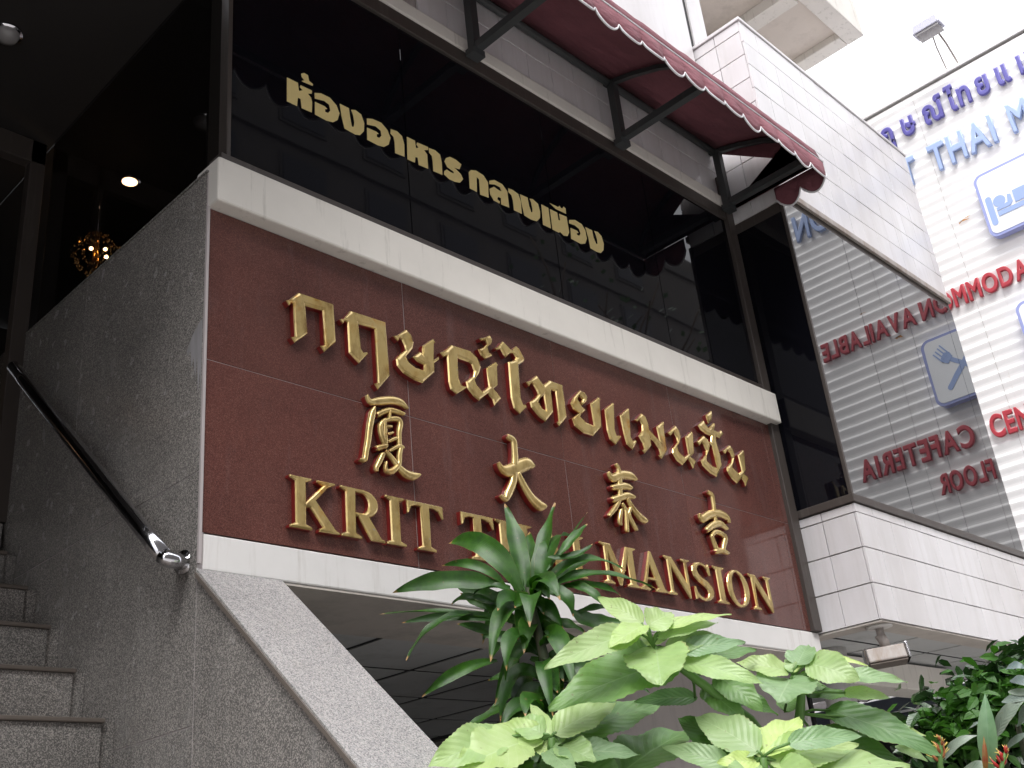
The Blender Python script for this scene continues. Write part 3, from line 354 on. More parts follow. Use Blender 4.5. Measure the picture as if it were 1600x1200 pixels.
# ================================================================ SETTING
o = mesh('ground', [(-170, -170, -5.08), (200, -170, -5.08), (200, 120, -5.08), (-170, 120, -5.08)], [(0, 1, 2, 3)], M['asphalt']); tag(o, kind='structure')
o = box('pavement', (-30, 33), (-9, 9.9), (-5.07, -4.68), M['pave'], bevel=0.01); tag(o, kind='structure')
o = box('planting_bed', (7.3, 15.5), (2.6, 8.4), (-4.66, -3.4), M['soil']); tag(o, kind='structure')

# ================================================================ MAIN BUILDING
B = thing('hotel_building', 'white tiled building with dark glass storey over an open ground floor, cream ledges', 'building', (12, 10, -5.08))
# upper wall above the windows: core plus square tiles
box('wall', (5.9, 18.55), (10.06, 10.6), (13.06, 29), M['grout'], B)
T = 0.675
def tiles_front(x0, x1, z0, z1, y, proud=0.05, wob=0.004, g=0.009, gz=0.018):
    z = z0
    while z < z1-0.05:
        h = min(T, z1-z)-gz; x = x0
        while x < x1-0.05:
            wd = min(T, x1-x)-g
            unit_box('tile', wd, proud, h, M['tile'], B, (x+g/2, y-proud, z+gz/2), wob, 0.0012)
            x += T
        z += T
def tiles_side(y0, y1, z0, z1, x, proud=0.05):
    z = z0
    while z < z1-0.05:
        h = min(T, z1-z)-0.022; y = y0
        while y < y1-0.05:
            wd = min(T, y1-y)-0.016
            unit_box('tile', proud, wd, h, M['tile'], B, (x-proud, y+0.008, z+0.011), 0.004, 0.0012)
            y += T
        z += T
tiles_front(9.6, 18.55, 13.38, 16.7, 10.05)                  # the part that shows under and over the awning
box('lintel', (5.9, 18.55), (9.90, 10.055), (13.05, 13.33), M['cream'], B, 0.006)
box('upper_wall_face', (15.2, 18.55), (9.99, 10.055), (16.72, 29), M['tile'], B)
# window storey, front
box('window_head', (5.9, 18.45), (9.93, 10.2), (12.76, 13.04), M['frame'], B, 0.004)
box('window_sill', (5.9, 18.62), (9.91, 10.2), (8.555, 8.74), M['frame'], B, 0.004)
box('window_post', (6.0, 6.065), (9.95, 10.15), (8.745, 12.75), M['frame'], B, 0.004)
box('window_post', (18.34, 18.62), (9.90, 10.15), (3.75, 13.9), M['frame'], B, 0.004)
xs = [6.07, 9.12, 12.42, 15.4, 18.33]
for a, b in zip(xs[:-1], xs[1:]): unit_box('window_pane', b-a-0.02, 0.03, 4.0, M['glass'], B, (a+0.01, 9.985, 8.745))
# cream ledge over the red sign, and the lower beam
box('ledge', (5.79, 18.56), (9.78, 10.3), (7.9, 8.55), M['cream'], B, 0.008)
box('beam', (5.83, 18.60), (9.985, 10.4), (3.33, 3.74), M['white_paint'], B, 0.006)
box('backing_wall', (5.9, 18.6), (10.06, 10.5), (3.75, 7.89), M['joint'], B)
box('wall', (5.83, 6.78), (10.0, 10.6), (-5.0, 3.32), M['white_paint'], B)
# open ground floor: soffit strip, ceiling boards, back walls
box('soffit', (6.79, 18.6), (10.42, 11.95), (3.36, 3.9), M['render'], B)
box('soffit', (6.79, 18.6), (10.0, 10.41), (3.30, 3.325), M['render'], B)
box('ceiling_void', (6.79, 18.62), (11.96, 26), (3.46, 3.9), M['joint'], B)
for i in range(6):
    for j in range(7):
        x0 = 5.98+2.035*i; y0 = 11.98+2.02*j
        x1 = x0+2.0
        if x0 < 6.8: x0 = 6.8
        unit_box('ceiling_panel', x1-x0-0.075, 1.91, 0.016, M['panel'], B, (x0+0.03, y0+0.05, 3.44), 0.003, 0.002)
box('soffit', (18.64, 40), (17.1, 27), (3.42, 3.9), M['render'], B)
box('partition_wall', (13.4, 20.0), (11.3, 11.6), (-5.0, 3.28), M['grey_paint'], B)
box('back_wall', (6.0, 40), (26, 26.4), (-5, 3.41), M['interior'], B)
box('door_frame', (19.75, 19.85), (11.2, 11.35), (-5.0, 3.2), M['white_paint'], B, 0.004)
box('door_frame', (19.95, 20.05), (11.2, 11.35), (-5.0, 3.2), M['black'], B, 0.004)
lathe('round_column', (20.36, 10.75, -5), [(0.30, 0), (0.30, 8.72)], M['white_paint'], B, 24)
# projecting block on the right
box('block_core', (18.77, 27.13), (8.82, 16), (3.75, 5.94), M['grout'], B)
box('block_core', (18.77, 27.13), (8.82, 16), (13.14, 17.75), M['grout'], B)
tiles_front(18.70, 27.15, 3.735, 5.94, 8.80)
tiles_side(8.80, 10.15, 3.735, 5.94, 18.75)
tiles_front(18.70, 27.15, 13.14, 17.8, 8.80)
tiles_side(8.80, 10.15, 12.78, 17.8, 18.75)
box('parapet_cap', (18.66, 27.17), (8.72, 16), (17.81, 17.9), M['tile'], B, 0.004)
box('block_sill', (18.66, 27.17), (8.71, 10.05), (5.95, 6.11), M['frame'], B, 0.004)
box('block_head', (18.80, 27.14), (8.78, 8.98), (12.80, 13.13), M['frame'], B, 0.004)
box('head_trim', (18.72, 27.16), (8.70, 8.775), (12.98, 13.13), M['lamp_body'], B, 0.003)
box('block_head', (18.72, 18.79), (8.84, 10.0), (12.52, 12.77), M['frame'], B, 0.003)
box('corner_post', (18.70, 18.765), (8.745, 8.82), (6.115, 12.80), M['frame'], B, 0.002)
x0 = 18.775
for x1 in (21.34, 23.98, 26.60, 27.15):
    unit_box('window_pane', x1-x0-0.018, 0.03, 6.68, M['mirror_glass'], B, (x0, 8.765, 6.115)); x0 = x1
unit_box('window_pane', 0.03, 1.16, 6.4, M['glass'], B, (18.71, 8.83, 6.115))
box('window_bar', (18.69, 18.75), (9.99, 10.05), (6.115, 12.5), M['frame'], B)
box('window_backing', (18.86, 27.3), (8.99, 9.1), (6.0, 13.1), M['black'], B)
# soffit below the block
boxes('block_soffit', [((18.72, 27.13), (8.77, 9.24), (3.70, 3.733)), ((18.72, 19.2), (9.25, 16), (3.70, 3.733))], M['render'], B)
box('ceiling_void', (19.21, 27.13), (9.25, 17), (3.745, 3.9), M['joint'], B)
y0 = 9.26
for wd in (0.86, 2.0, 2.0, 2.0):
    for i in range(4):
        unit_box('ceiling_panel', 1.95, wd-0.07, 0.016, M['panel'], B, (19.25+2.03*i, y0, 3.725), 0.003, 0.002)
    y0 += wd+0.02
box('duct', (20.2, 25.9), (10.75, 11.5), (3.1, 3.66), M['cream'], B, 0.006)
# side glass of the entrance, interior room and stair hall
unit_box('side_pane', 0.03, 4.9, 3.62, M['clear_glass'], B, (5.86, 10.22, 8.44))
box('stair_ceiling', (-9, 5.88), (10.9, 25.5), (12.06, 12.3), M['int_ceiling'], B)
box('unseen_shade_canopy', (-9, 5.84), (6.2, 10.88), (12.6, 12.9), M['int_ceiling'], B)  # added out of view to shade the stairs and granite wall
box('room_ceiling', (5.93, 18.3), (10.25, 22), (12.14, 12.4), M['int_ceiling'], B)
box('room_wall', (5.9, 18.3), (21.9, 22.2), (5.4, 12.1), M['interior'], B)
box('hall_wall', (-9.3, -9), (5, 25.5), (-5, 13), M['interior'], B)  # unseen left wall, carried forward of the hall to shade the stairs
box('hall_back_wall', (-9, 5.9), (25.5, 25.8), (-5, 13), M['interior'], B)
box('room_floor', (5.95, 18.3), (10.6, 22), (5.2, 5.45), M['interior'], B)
box('landing', (-9, 5.7), (15.2, 25.4), (4.6, 5.35), M['grey_granite'], B)
box('door_post', (5.55, 5.80), (15.25, 15.45), (5.4, 12.04), M['frame'], B, 0.004)
box('door_post', (4.9, 5.02), (15.25, 15.4), (5.4, 12.04), M['frame'], B, 0.004)
box('door_header', (-9, 5.8), (15.25, 15.45), (11.6, 12.04), M['frame'], B, 0.004)
unit_box('door_pane', 9, 0.03, 6.1, M['clear_glass'], B, (-4.2, 15.32, 5.45))
# balcony of the upper floors
box('balcony_rim', (20.0, 30.3), (9.9, 10.5), (25.0, 26.6), M['cream'], B, 0.008)
box('balcony_rim', (29.7, 30.3), (10.51, 14.0), (25.0, 26.6), M['cream'], B, 0.008)
box('balcony_soffit', (20.0, 29.69), (10.51, 14.0), (25.25, 26.4), M['beige'], B)
box('balcony_beam', (26.4, 27.0), (10.51, 14.0), (24.85, 25.24), M['cream'], B)
box('upper_tower', (18.72, 28.6), (13.6, 19), (17.95, 24.8), M['beige'], B)
box('upper_tower', (18.72, 28.6), (14.01, 19), (24.81, 40), M['white_paint'], B)
box('corner_pier_and_slit', (18.85, 19.05), (10.2, 10.6), (17.95, 29), M['black'], B)  # shade in the slit beside the pier, put in as a black box
box('corner_pier_and_slit', (19.06, 19.75), (10.16, 10.7), (17.95, 29), M['tile'], B)

# ================================================================ RED NAME SIGN
G = thing('name_sign', 'polished red granite name board with raised gold Thai, Chinese and English letters between cream ledges', 'sign', (12.2, 9.98, 3.75))
sx = [5.81, 8.86, 11.94, 15.02, 18.10, 18.575]; sz = [3.75, 5.82, 7.89]
for i in range(5):
    for j in range(2):
        unit_box('granite_slab', sx[i+1]-sx[i]-0.007, 0.05, sz[j+1]-sz[j]-0.007, M['red_granite'], G, (sx[i]+0.0035, 9.99, sz[j]+0.0035), 0.0015, 0.0006)
boxes('seam', [((x-0.006, x+0.006), (9.995, 10.05), (3.75, 7.89)) for x in sx[1:-1]]+[((5.81, 18.57), (9.995, 10.05), (5.814, 5.826))], M['seam'], G)
DEP = 0.105       # how far the letter faces stand off the slab
def inset(p, d):
    """move every corner of a closed outline inwards (solid lies left of the edge), less where it is narrow"""
    n = len(p); out = []
    for i in range(n):
        a, q, c = Vector(p[i-1]), Vector(p[i]), Vector(p[(i+1) % n])
        e0 = (q-a).normalized(); e1 = (c-q).normalized(); n0 = Vector((-e0.y, e0.x)); n1 = Vector((-e1.y, e1.x))
        k = (n0+n1)
        if k.length < 0.15: k = (a+c)/2-q
        k.normalize(); co = max(0.45, k.dot(n0)); out.append((q, k, d/co))
    return out
def letter(name, polys, parent, bevel=0.042, deep=0.108):
    from mathutils.geometry import tessellate_polygon
    P2 = []
    for k, p in enumerate(polys):
        ar = sum(p[i-1][0]*p[i][1]-p[i][0]*p[i-1][1] for i in range(len(p)))
        hole = any(k != j and inside(p[0], q) for j, q in enumerate(polys))
        if (ar > 0) == hole: p = p[::-1]
        P2.append((p, hole))
    segs = [(Vector(p[i-1]), Vector(p[i])) for p, _ in P2 for i in range(len(p))]
    vs, fs, mi = [], [], []; groups = []
    data = []
    for p, hole in P2:
        row = []
        for (q, k, d) in inset(p, bevel):
            room = 9                         # free stroke width in front of this corner
            for s0, s1 in segs:
                if (s0-q).length < 1e-6 or (s1-q).length < 1e-6: continue
                e = s1-s0; den = k.x*e.y-k.y*e.x
                if abs(den) < 1e-9: continue
                w0 = s0-q; tt = (w0.x*e.y-w0.y*e.x)/den; uu = (w0.x*k.y-w0.y*k.x)/den
                if tt > 1e-4 and -0.02 <= uu <= 1.02: room = min(room, tt)
            row.append([q, k, min(d, room*0.36)])
        data.append(row)
    def crosses(a, b_, c, d):
        def o_(p, q, r): return (q.x-p.x)*(r.y-p.y)-(q.y-p.y)*(r.x-p.x)
        return o_(a, b_, c)*o_(a, b_, d) < 0 and o_(c, d, a)*o_(c, d, b_) < 0
    for it in range(14):                     # pull back corners whose inner outline folds over itself
        E = [(ri, i, (i+1) % len(r)) for ri, r in enumerate(data) for i in range(len(r))]
        pos = [[q+k*d for q, k, d in r] for r in data]; bad = set()
        for x in range(len(E)):
            for y in range(x+1, len(E)):
                (r1, a1, a2), (r2, c1, c2) = E[x], E[y]
                if r1 == r2 and (a1 in (c1, c2) or a2 in (c1, c2)): continue
                if crosses(pos[r1][a1], pos[r1][a2], pos[r2][c1], pos[r2][c2]): bad |= {(r1, a1), (r1, a2), (r2, c1), (r2, c2)}
        # edges must also keep their direction
        for (r1, a1, a2) in E:
            if (pos[r1][a2]-pos[r1][a1]).dot(data[r1][a2][0]-data[r1][a1][0]) <= 0: bad |= {(r1, a1), (r1, a2)}
        if not bad: break
        for (ri, i) in bad: data[ri][i][2] *= 0.6
    for (p, hole), row in zip(P2, data):
        n = len(p); k0 = len(vs); capv = [q+k*d for q, k, d in row]; midv = [q+k*d*0.35 for q, k, d in row]
        yb, ys, ym, yf = 9.988, 9.988-deep*0.72, 9.988-deep*0.90, 9.988-deep
        for ring, y in ((p, yb), (p, ys), (midv, ym), (capv, yf)): vs += [(v[0], y, v[1]) for v in ring]
        for r in range(3):
            for i in range(n):
                j = (i+1) % n; fs.append((k0+r*n+i, k0+r*n+j, k0+(r+1)*n+j, k0+(r+1)*n+i)); mi.append(1 if r == 0 else 0)
        groups.append((hole, [Vector((v.x, v.y, 0)) for v in capv], k0+3*n, p))
    for hole, cv, k, p in groups:
        if hole: continue
        loops = [cv]; idx = list(range(k, k+len(cv)))
        for h2, cv2, k2, p2 in groups:
            if h2 and inside(p2[0], p): loops.append(cv2); idx += list(range(k2, k2+len(cv2)))
        for tri in tessellate_polygon(loops): fs.append(tuple(idx[t] for t in tri)); mi.append(0)
    o = mesh(name, vs, fs, [M['gold'], M['gold_side']], parent, mats=mi)
    bm = bmesh.new(); bm.from_mesh(o.data); bmesh.ops.recalc_face_normals(bm, faces=bm.faces); bm.to_mesh(o.data); bm.free()
    return o
def inside(q, poly):
    c = False
    for i in range(len(poly)):
        (x0, y0), (x1, y1) = poly[i-1], poly[i]
        if (y0 > q[1]) != (y1 > q[1]) and q[0] < (x1-x0)*(q[1]-y0)/(y1-y0)+x0: c = not c
    return c
for g in GOLD: letter('thai_letter', g, G)
def brush(strokes, parent):
    """rounded brush strokes: each a domed ribbon standing off the slab, joined into one character"""
    vs, fs, mi = [], [], []
    for si, st in enumerate(strokes):
        pts = [Vector((a, b, 0)) for a, b, _ in st]; ws = [q[2] for q in st]
        # resample
        R, Wd = [], []
        for i in range(len(pts)-1):
            p0 = pts[max(0, i-1)]; p1 = pts[i]; p2 = pts[i+1]; p3 = pts[min(len(pts)-1, i+2)]
            for k in range(4):
                t = k/4; q = 0.5*((2*p1)+(p2-p0)*t+(2*p0-5*p1+4*p2-p3)*t*t+(3*p1-p0-3*p2+p3)*t**3); R.append(q); Wd.append(ws[i]*(1-t)+ws[i+1]*t)
        R.append(pts[-1]); Wd.append(ws[-1])
        # round the two ends
        d0 = (R[0]-R[1]).normalized(); d1 = (R[-1]-R[-2]).normalized()
        R = [R[0]+d0*Wd[0]*0.36, R[0]+d0*Wd[0]*0.22]+R+[R[-1]+d1*Wd[-1]*0.22, R[-1]+d1*Wd[-1]*0.36]
        Wd = [Wd[0]*0.35, Wd[0]*0.8]+Wd+[Wd[-1]*0.8, Wd[-1]*0.35]
        prof = [(-1, 0.0), (-1, 0.62), (-0.86, 0.84), (-0.5, 0.97), (0, 1.0), (0.5, 0.97), (0.86, 0.84), (1, 0.62), (1, 0.0)]
        k0 = len(vs); n = len(prof); dep = 0.125+0.002*(si % 4)
        for i, q in enumerate(R):
            d = (R[min(i+1, len(R)-1)]-R[max(i-1, 0)]).normalized(); nn = Vector((-d.y, d.x, 0)); hw = max(0.012, Wd[i]/2)
            for (u, hgt) in prof: vs.append((q.x+nn.x*u*hw, 9.985-dep*hgt, q.y+nn.y*u*hw))
        for i in range(len(R)-1):
            for k in range(n-1):
                fs.append((k0+i*n+k, k0+(i+1)*n+k, k0+(i+1)*n+k+1, k0+i*n+k+1)); mi.append(1 if k in (0, n-2) else 0)
        fs.append(tuple(k0+k for k in range(n))); mi.append(1); fs.append(tuple(k0+(len(R)-1)*n+k for k in range(n-1, -1, -1))); mi.append(1)
    o = mesh('chinese_character', vs, fs, [M['gold'], M['gold_side']], parent, True, mats=mi); return o
for c in BRUSH: brush(c, G)
# serif capitals drawn on a 0..1 high box
def arc(cx, cy, rx, ry, a0, a1, n): return [(cx+rx*math.cos(math.radians(a0+(a1-a0)*i/n)), cy+ry*math.sin(math.radians(a0+(a1-a0)*i/n))) for i in range(n+1)]
s_ = 0.045
GL = {
 'I': (0.40, [[(0, 0), (0.40, 0), (0.40, s_), (0.30, 0.10), (0.30, 0.90), (0.40, 1-s_), (0.40, 1), (0, 1), (0, 1-s_), (0.10, 0.90), (0.10, 0.10), (0, s_)]]),
 'K': (0.95, [[(0, 0), (0.42, 0), (0.42, s_), (0.31, 0.10), (0.31, 0.42), (0.39, 0.42), (0.62, 0.10), (0.55, s_), (0.55, 0), (0.95, 0), (0.95, s_), (0.88, 0.08), (0.50, 0.58), (0.74, 0.88), (0.88, 1-s_), (0.88, 1), (0.52, 1), (0.52, 1-s_), (0.63, 0.90), (0.31, 0.53), (0.31, 0.90), (0.42, 1-s_), (0.42, 1), (0, 1), (0, 1-s_), (0.11, 0.90), (0.11, 0.10), (0, s_)]]),
 'R': (0.92, [[(0, 0), (0.42, 0), (0.42, s_), (0.31, 0.10), (0.31, 0.44), (0.36, 0.44), (0.62, 0.0), (0.92, 0), (0.92, s_), (0.84, 0.08), (0.60, 0.46)]+arc(0.50, 0.72, 0.30, 0.28, -62, 90, 9)+[(0, 1), (0, 1-s_), (0.11, 0.90), (0.11, 0.10), (0, s_)], [(0.31, 0.92)]+arc(0.44, 0.72, 0.155, 0.20, 90, -90, 9)+[(0.31, 0.52)]]),
 'T': (0.82, [[(0.20, 0), (0.62, 0), (0.62, s_), (0.51, 0.10), (0.51, 0.91), (0.62, 0.91), (0.72, 0.87), (0.79, 0.72), (0.82, 0.72), (0.82, 1), (0, 1), (0, 0.72), (0.03, 0.72), (0.10, 0.87), (0.20, 0.91), (0.31, 0.91), (0.31, 0.10), (0.20, s_)]]),
 'H': (0.98, [[(0, 0), (0.42, 0), (0.42, s_), (0.31, 0.10), (0.31, 0.47), (0.67, 0.47), (0.67, 0.10), (0.56, s_), (0.56, 0), (0.98, 0), (0.98, s_), (0.87, 0.10), (0.87, 0.90), (0.98, 1-s_), (0.98, 1), (0.56, 1), (0.56, 1-s_), (0.67, 0.90), (0.67, 0.55), (0.31, 0.55), (0.31, 0.90), (0.42, 1-s_), (0.42, 1), (0, 1), (0, 1-s_), (0.11, 0.90), (0.11, 0.10), (0, s_)]]),
 'A': (0.92, [[(0, 0), (0.32, 0), (0.32, s_), (0.22, 0.10), (0.27, 0.27), (0.54, 0.27), (0.60, 0.10), (0.50, s_), (0.50, 0), (0.92, 0), (0.92, s_), (0.82, 0.10), (0.50, 1.02), (0.44, 1.02), (0.10, 0.10), (0, s_)], [(0.295, 0.345), (0.40, 0.68), (0.515, 0.345)]]),
 'M': (1.12, [[(0, 0), (0.34, 0), (0.34, s_), (0.22, 0.10), (0.22, 0.78), (0.50, 0.0), (0.57, 0.0), (0.84, 0.74), (0.84, 0.10), (0.73, s_), (0.73, 0), (1.12, 0), (1.12, s_), (1.03, 0.10), (1.03, 0.90), (1.12, 1-s_), (1.12, 1), (0.82, 1), (0.585, 0.36), (0.34, 1), (0, 1), (0, 1-s_), (0.12, 0.90), (0.12, 0.10), (0, s_)]]),
 'N': (0.98, [[(0, 0), (0.32, 0), (0.32, s_), (0.215, 0.10), (0.215, 0.76), (0.80, -0.02), (0.865, -0.02), (0.865, 0.90), (0.98, 1-s_), (0.98, 1), (0.66, 1), (0.66, 1-s_), (0.765, 0.90), (0.765, 0.36), (0.30, 1), (0, 1), (0, 1-s_), (0.11, 0.90), (0.11, 0.10), (0, s_)]]),
 'O': (0.96, [arc(0.48, 0.5, 0.48, 0.52, 0, 345, 23), arc(0.48, 0.5, 0.255, 0.44, 0, 345, 23)]),
 'S': (0.70, [[(0.04, 0.0), (0.09, 0.0), (0.13, 0.06), (0.24, 0.01), (0.36, -0.02), (0.54, 0.02), (0.66, 0.12), (0.70, 0.26), (0.66, 0.40), (0.54, 0.52), (0.34, 0.62), (0.25, 0.70), (0.22, 0.79), (0.26, 0.89), (0.36, 0.94), (0.48, 0.91), (0.56, 0.82), (0.60, 0.68), (0.645, 0.68), (0.645, 1.0), (0.60, 1.0), (0.56, 0.95), (0.46, 1.0), (0.36, 1.02), (0.18, 0.98), (0.07, 0.88), (0.04, 0.74), (0.08, 0.60), (0.20, 0.48), (0.38, 0.38), (0.48, 0.29), (0.50, 0.20), (0.45, 0.10), (0.34, 0.055), (0.22, 0.09), (0.13, 0.19), (0.08, 0.34), (0.04, 0.34)]]),
}
row = [('K', 6.875, 7.575), ('R', 7.60, 8.265), ('I', 8.29, 8.60), ('T', 8.64, 9.25), ('T', 9.575, 10.17), ('H', 10.21, 10.93), ('A', 10.95, 11.65), ('I', 11.72, 12.03), ('M', 12.40, 13.25), ('A', 13.27, 13.96), ('N', 13.98, 14.66), ('S', 14.68, 15.26), ('I', 15.33, 15.66), ('O', 15.69, 16.36), ('N', 16.40, 17.12)]
for ch, a, b in row:
    wd, polys = GL[ch]; k = (b-a)/wd
    letter('capital_letter', [[(a+x*k, 3.955+y*0.635) for x, y in p] for p in polys], G, 0.036, 0.10)

# ================================================================ GOLD FILM LETTERING ON THE DARK WINDOW
L = thing('window_lettering', 'flat gold Thai lettering running across the dark glass below the awning', 'lettering', (11, 9.95, 9.5))
for g in UPPER:
    me = curve_mesh(g, 0.0008, 0.0, 0); me, c = stand(me, 0); link('flat_letter', me, M['gold_flat'], L, Vector((c.x, 9.981*S, c.z+H*S)))

# ================================================================ AWNING
A = thing('awning', 'maroon canvas awning with white piped scalloped edge on dark iron brackets', 'awning', (12, 9.9, 13.0))
prof = [(10.04, 14.66), (9.3, 14.45), (8.7, 14.22), (8.2, 13.93), (7.88, 13.63), (7.70, 13.33), (7.62, 13.02)]
XA, XB = 3.5, 18.5
nx = 60; vs, fs = [], []
for i in range(nx+1):
    x = XA+(XB-XA)*i/nx; sag = 0.05*abs(math.sin(math.pi*(x-10.7)/3.85))
    for k, (y, z) in enumerate(prof): vs.append((x, y, z-(sag*math.sin(math.pi*min(1, k/5.0)))+(0.012*math.sin(x*5.3+k*1.7)+0.010*math.sin(x*11+k))*(0 < k < 6)))
n = len(prof)
for i in range(nx):
    for k in range(n-1): fs.append((i*n+k, (i+1)*n+k, (i+1)*n+k+1, i*n+k+1))
o = mesh('canopy_cloth', vs, fs, M['canvas'], A, True); sm = o.modifiers.new('t', 'SOLIDIFY'); sm.thickness = 0.004
tips = [18.52-0.0+(-0.60)*i for i in range(26)]
def valance(p0, p1, n_sc, name='valance'):
    """scalloped strip from p0 to p1 hanging from z 12.99; returns its lower edge"""
    p0, p1 = Vector(p0), Vector(p1); vs, fs, edge = [], [], []; m_ = 10; tot = n_sc*m_
    nrm = (p1-p0).cross(Vector((0, 0, 1))).normalized()
    for i in range(tot+1):
        t = i/tot; q = p0.lerp(p1, t); u = (i % m_)/m_; jj = i//m_; dz = 0.30+(0.225+0.02*math.sin(jj*2.7))*math.sin(math.pi*u)**0.7
        wave = (0.06+0.04*math.sin(jj*1.9+0.5))*math.sin(math.pi*u)
        rows = [(0, 0), (0.33, 0.4), (0.66, 0.8), (1, 1)]
        for a, b in rows: vs.append((q.x+nrm.x*wave*b, q.y+nrm.y*wave*b, 12.99-dz*a))
        edge.append(vs[-1])
    for i in range(tot):
        for k in range(3): fs.append((i*4+k, (i+1)*4+k, (i+1)*4+k+1, i*4+k+1))
    o = mesh(name, vs, fs, M['canvas'], A, True); sm = o.modifiers.new('t', 'SOLIDIFY'); sm.thickness = 0.003
    return edge
e = valance((18.52-0.608*24, 7.6, 0), (18.52, 7.6, 0), 24)
tube('piping', e, 0.021, M['piping'], A, 6)
tube('piping', [(XA, 7.595, 12.995), (18.53, 7.595, 12.995)], 0.02, M['piping'], A, 6)
e = valance((18.52, 7.6, 0), (18.52, 8.78, 0), 2)
tube('piping', e, 0.021, M['piping'], A, 6)
mesh('side_cloth', [(18.50, y, z) for y, z in prof]+[(18.50, 10.0, 12.99), (18.50, 7.62, 12.99)], [tuple(range(len(prof)+2))], M['canvas'], A)
tube('front_bar', [(XA, 7.68, 13.05), (18.46, 7.68, 13.05)], 0.065, M['iron'], A)
tube('wall_bar', [(XA, 9.86, 14.48), (18.46, 9.86, 14.48)], 0.075, M['iron'], A)
for x in (6.85, 10.70, 14.66, 18.33):
    b = boxes('bracket_post', [((x-0.08, x+0.08), (9.74, 9.9), (12.95, 14.5))], M['iron'], A)
    box('bracket_arm', (x-0.075, x+0.075), (7.7, 9.73), (13.02, 13.17), M['iron'], A)
    mesh('rafter', [(x+sx_*0.05, y, z-dz-0.05) for (y, z) in prof[:6] for sx_, dz in ((-1, 0), (1, 0), (1, 0.1), (-1, 0.1))],
         [tuple(4*i+j for j in q) for i in range(5) for q in ()] + [(4*i+k, 4*i+(k+1) % 4, 4*(i+1)+(k+1) % 4, 4*(i+1)+k) for i in range(5) for k in range(4)], M['iron'], A)
    box('bracket_plate', (x-0.16, x+0.12), (9.70, 9.895), (12.90, 13.03), M['iron'], A)

# ================================================================ STAIRS, GRANITE STRINGER WALL, HANDRAIL
W_ = thing('granite_stair_wall', 'speckled grey granite side wall of the stairs with a pale sloping coping', 'wall', (6.2, 6, -5.08))
SL = 0.887
def zc(y): return 3.345-(10.03-y)*SL
# tall part: slabs from the sign back into the building; joints follow the photographed ones
def slab(y0, y1, z0, z1, m, name='granite_slab', x=(5.77, 5.776)):
    mesh(name, bv(x[0], x[1], y0+0.006, y1-0.006, z0+0.006, z1-0.006), BF, m, W_, bevel=0.001)
ys_ = [10.0, 13.2, 16.4, 19.6]
box('wall_core', (5.7765, 5.84), (10.0, 25.4), (-5, 8.40), M['seam'], W_)
zj = [-5.0, -1.0, 1.75, 4.45, 8.42]
for i in range(3):
    for j in range(4): slab(ys_[i], ys_[i+1], zj[j], zj[j+1], M['grey_granite'])
box('wall_cap', (5.76, 6.05), (10.0, 16.4), (8.425, 8.455), M['grey_granite'], W_, 0.002)
box('corner_strip', (5.765, 5.80), (9.965, 9.998), (3.4, 7.9), M['seam'], W_)
random.seed(3)
def crust(pts, plane):
    cx_ = sum(p[0] for p in pts)/len(pts); cz_ = sum(p[1] for p in pts)/len(pts)
    if plane == 'x': vs = [(5.7685, y, z) for y, z in pts]+[(5.7695, y, z) for y, z in pts]
    n = len(pts); fs = [tuple(range(n)), tuple(range(2*n-1, n-1, -1))]+[(i, i+n, (i+1) % n+n, (i+1) % n) for i in range(n)]
    mesh('lime_stain', vs, fs, M['lime'], W_)
crust([(10.02, 6.35), (10.10, 6.32), (10.24, 6.22), (10.36, 6.06), (10.33, 5.98), (10.27, 6.02), (10.24, 5.80), (10.20, 5.92), (10.15, 5.62), (10.12, 5.9), (10.08, 5.4), (10.05, 5.75), (10.02, 5.2)], 'x')
# sloping part in front of the building
def poly_prism(name, pts, x0, x1, m, parent):
    n = len(pts); vs = [(x0, y, z) for y, z in pts]+[(x1, y, z) for y, z in pts]
    fs = [tuple(range(n)), tuple(range(2*n-1, n-1, -1))]+[(i, i+n, (i+1) % n+n, (i+1) % n) for i in range(n)]
    o = mesh(name, vs, fs, m, parent); return o
cut = [9.995, 7.6, 4.9, 2.2, 0.9]
for a, b in zip(cut[:-1], cut[1:]):
    poly_prism('granite_slab', [(b+0.006, -5), (a-0.006, -5), (a-0.006, zc(a)-0.04), (b+0.006, zc(b)-0.04)], 5.77, 5.776, M['grey_granite'], W_)
poly_prism('wall_core', [(0.9, -5), (9.98, -5), (9.98, zc(9.98)-0.045), (0.9, zc(0.9)-0.045)], 5.7765, 6.75, M['seam'], W_)
cut = [9.97, 6.4, 3.2, 0.8]
for a, b in zip(cut[:-1], cut[1:]):
    o = poly_prism('coping_slab', [(b+0.006, zc(b)-0.035), (a-0.006, zc(a)-0.035), (a-0.006, zc(a)+0.045), (b+0.006, zc(b)+0.045)], 5.74, 6.80, M['coping'], W_)
poly_prism('coping_edge', [(0.8, zc(0.8)-0.035), (9.96, zc(9.96)-0.035), (9.96, zc(9.96)+0.02), (0.8, zc(0.8)+0.02)], 5.722, 5.738, M['nosing'], W_)
ST = thing('staircase', 'granite steps with brown rounded nosings climbing into the dark entrance', 'stairs', (2, 10, -5.08))
k = 0
y, z = 11.575, 2.083
steps = []
while z < 5.3: steps.append((y, z)); y += 0.787; z += 0.681
y, z = 11.575-0.787, 2.083-0.681
while z > -5.0: steps.append((y, z)); y -= 0.787; z -= 0.681
for (y, z) in sorted(steps):
    o = box('step', (-6, 5.6), (y+0.02, y+0.98), (z-0.66, z-0.055), M['grey_granite'], ST)
    q = box('nosing', (-6, 5.63), (y-0.02, y+0.80), (z-0.052, z), M['nosing'], o, 0.004)
    box('stringer_piece', (5.61, 5.765), (y+0.06, y+0.98), (z-0.66, z-0.03), M['grey_granite'], ST)
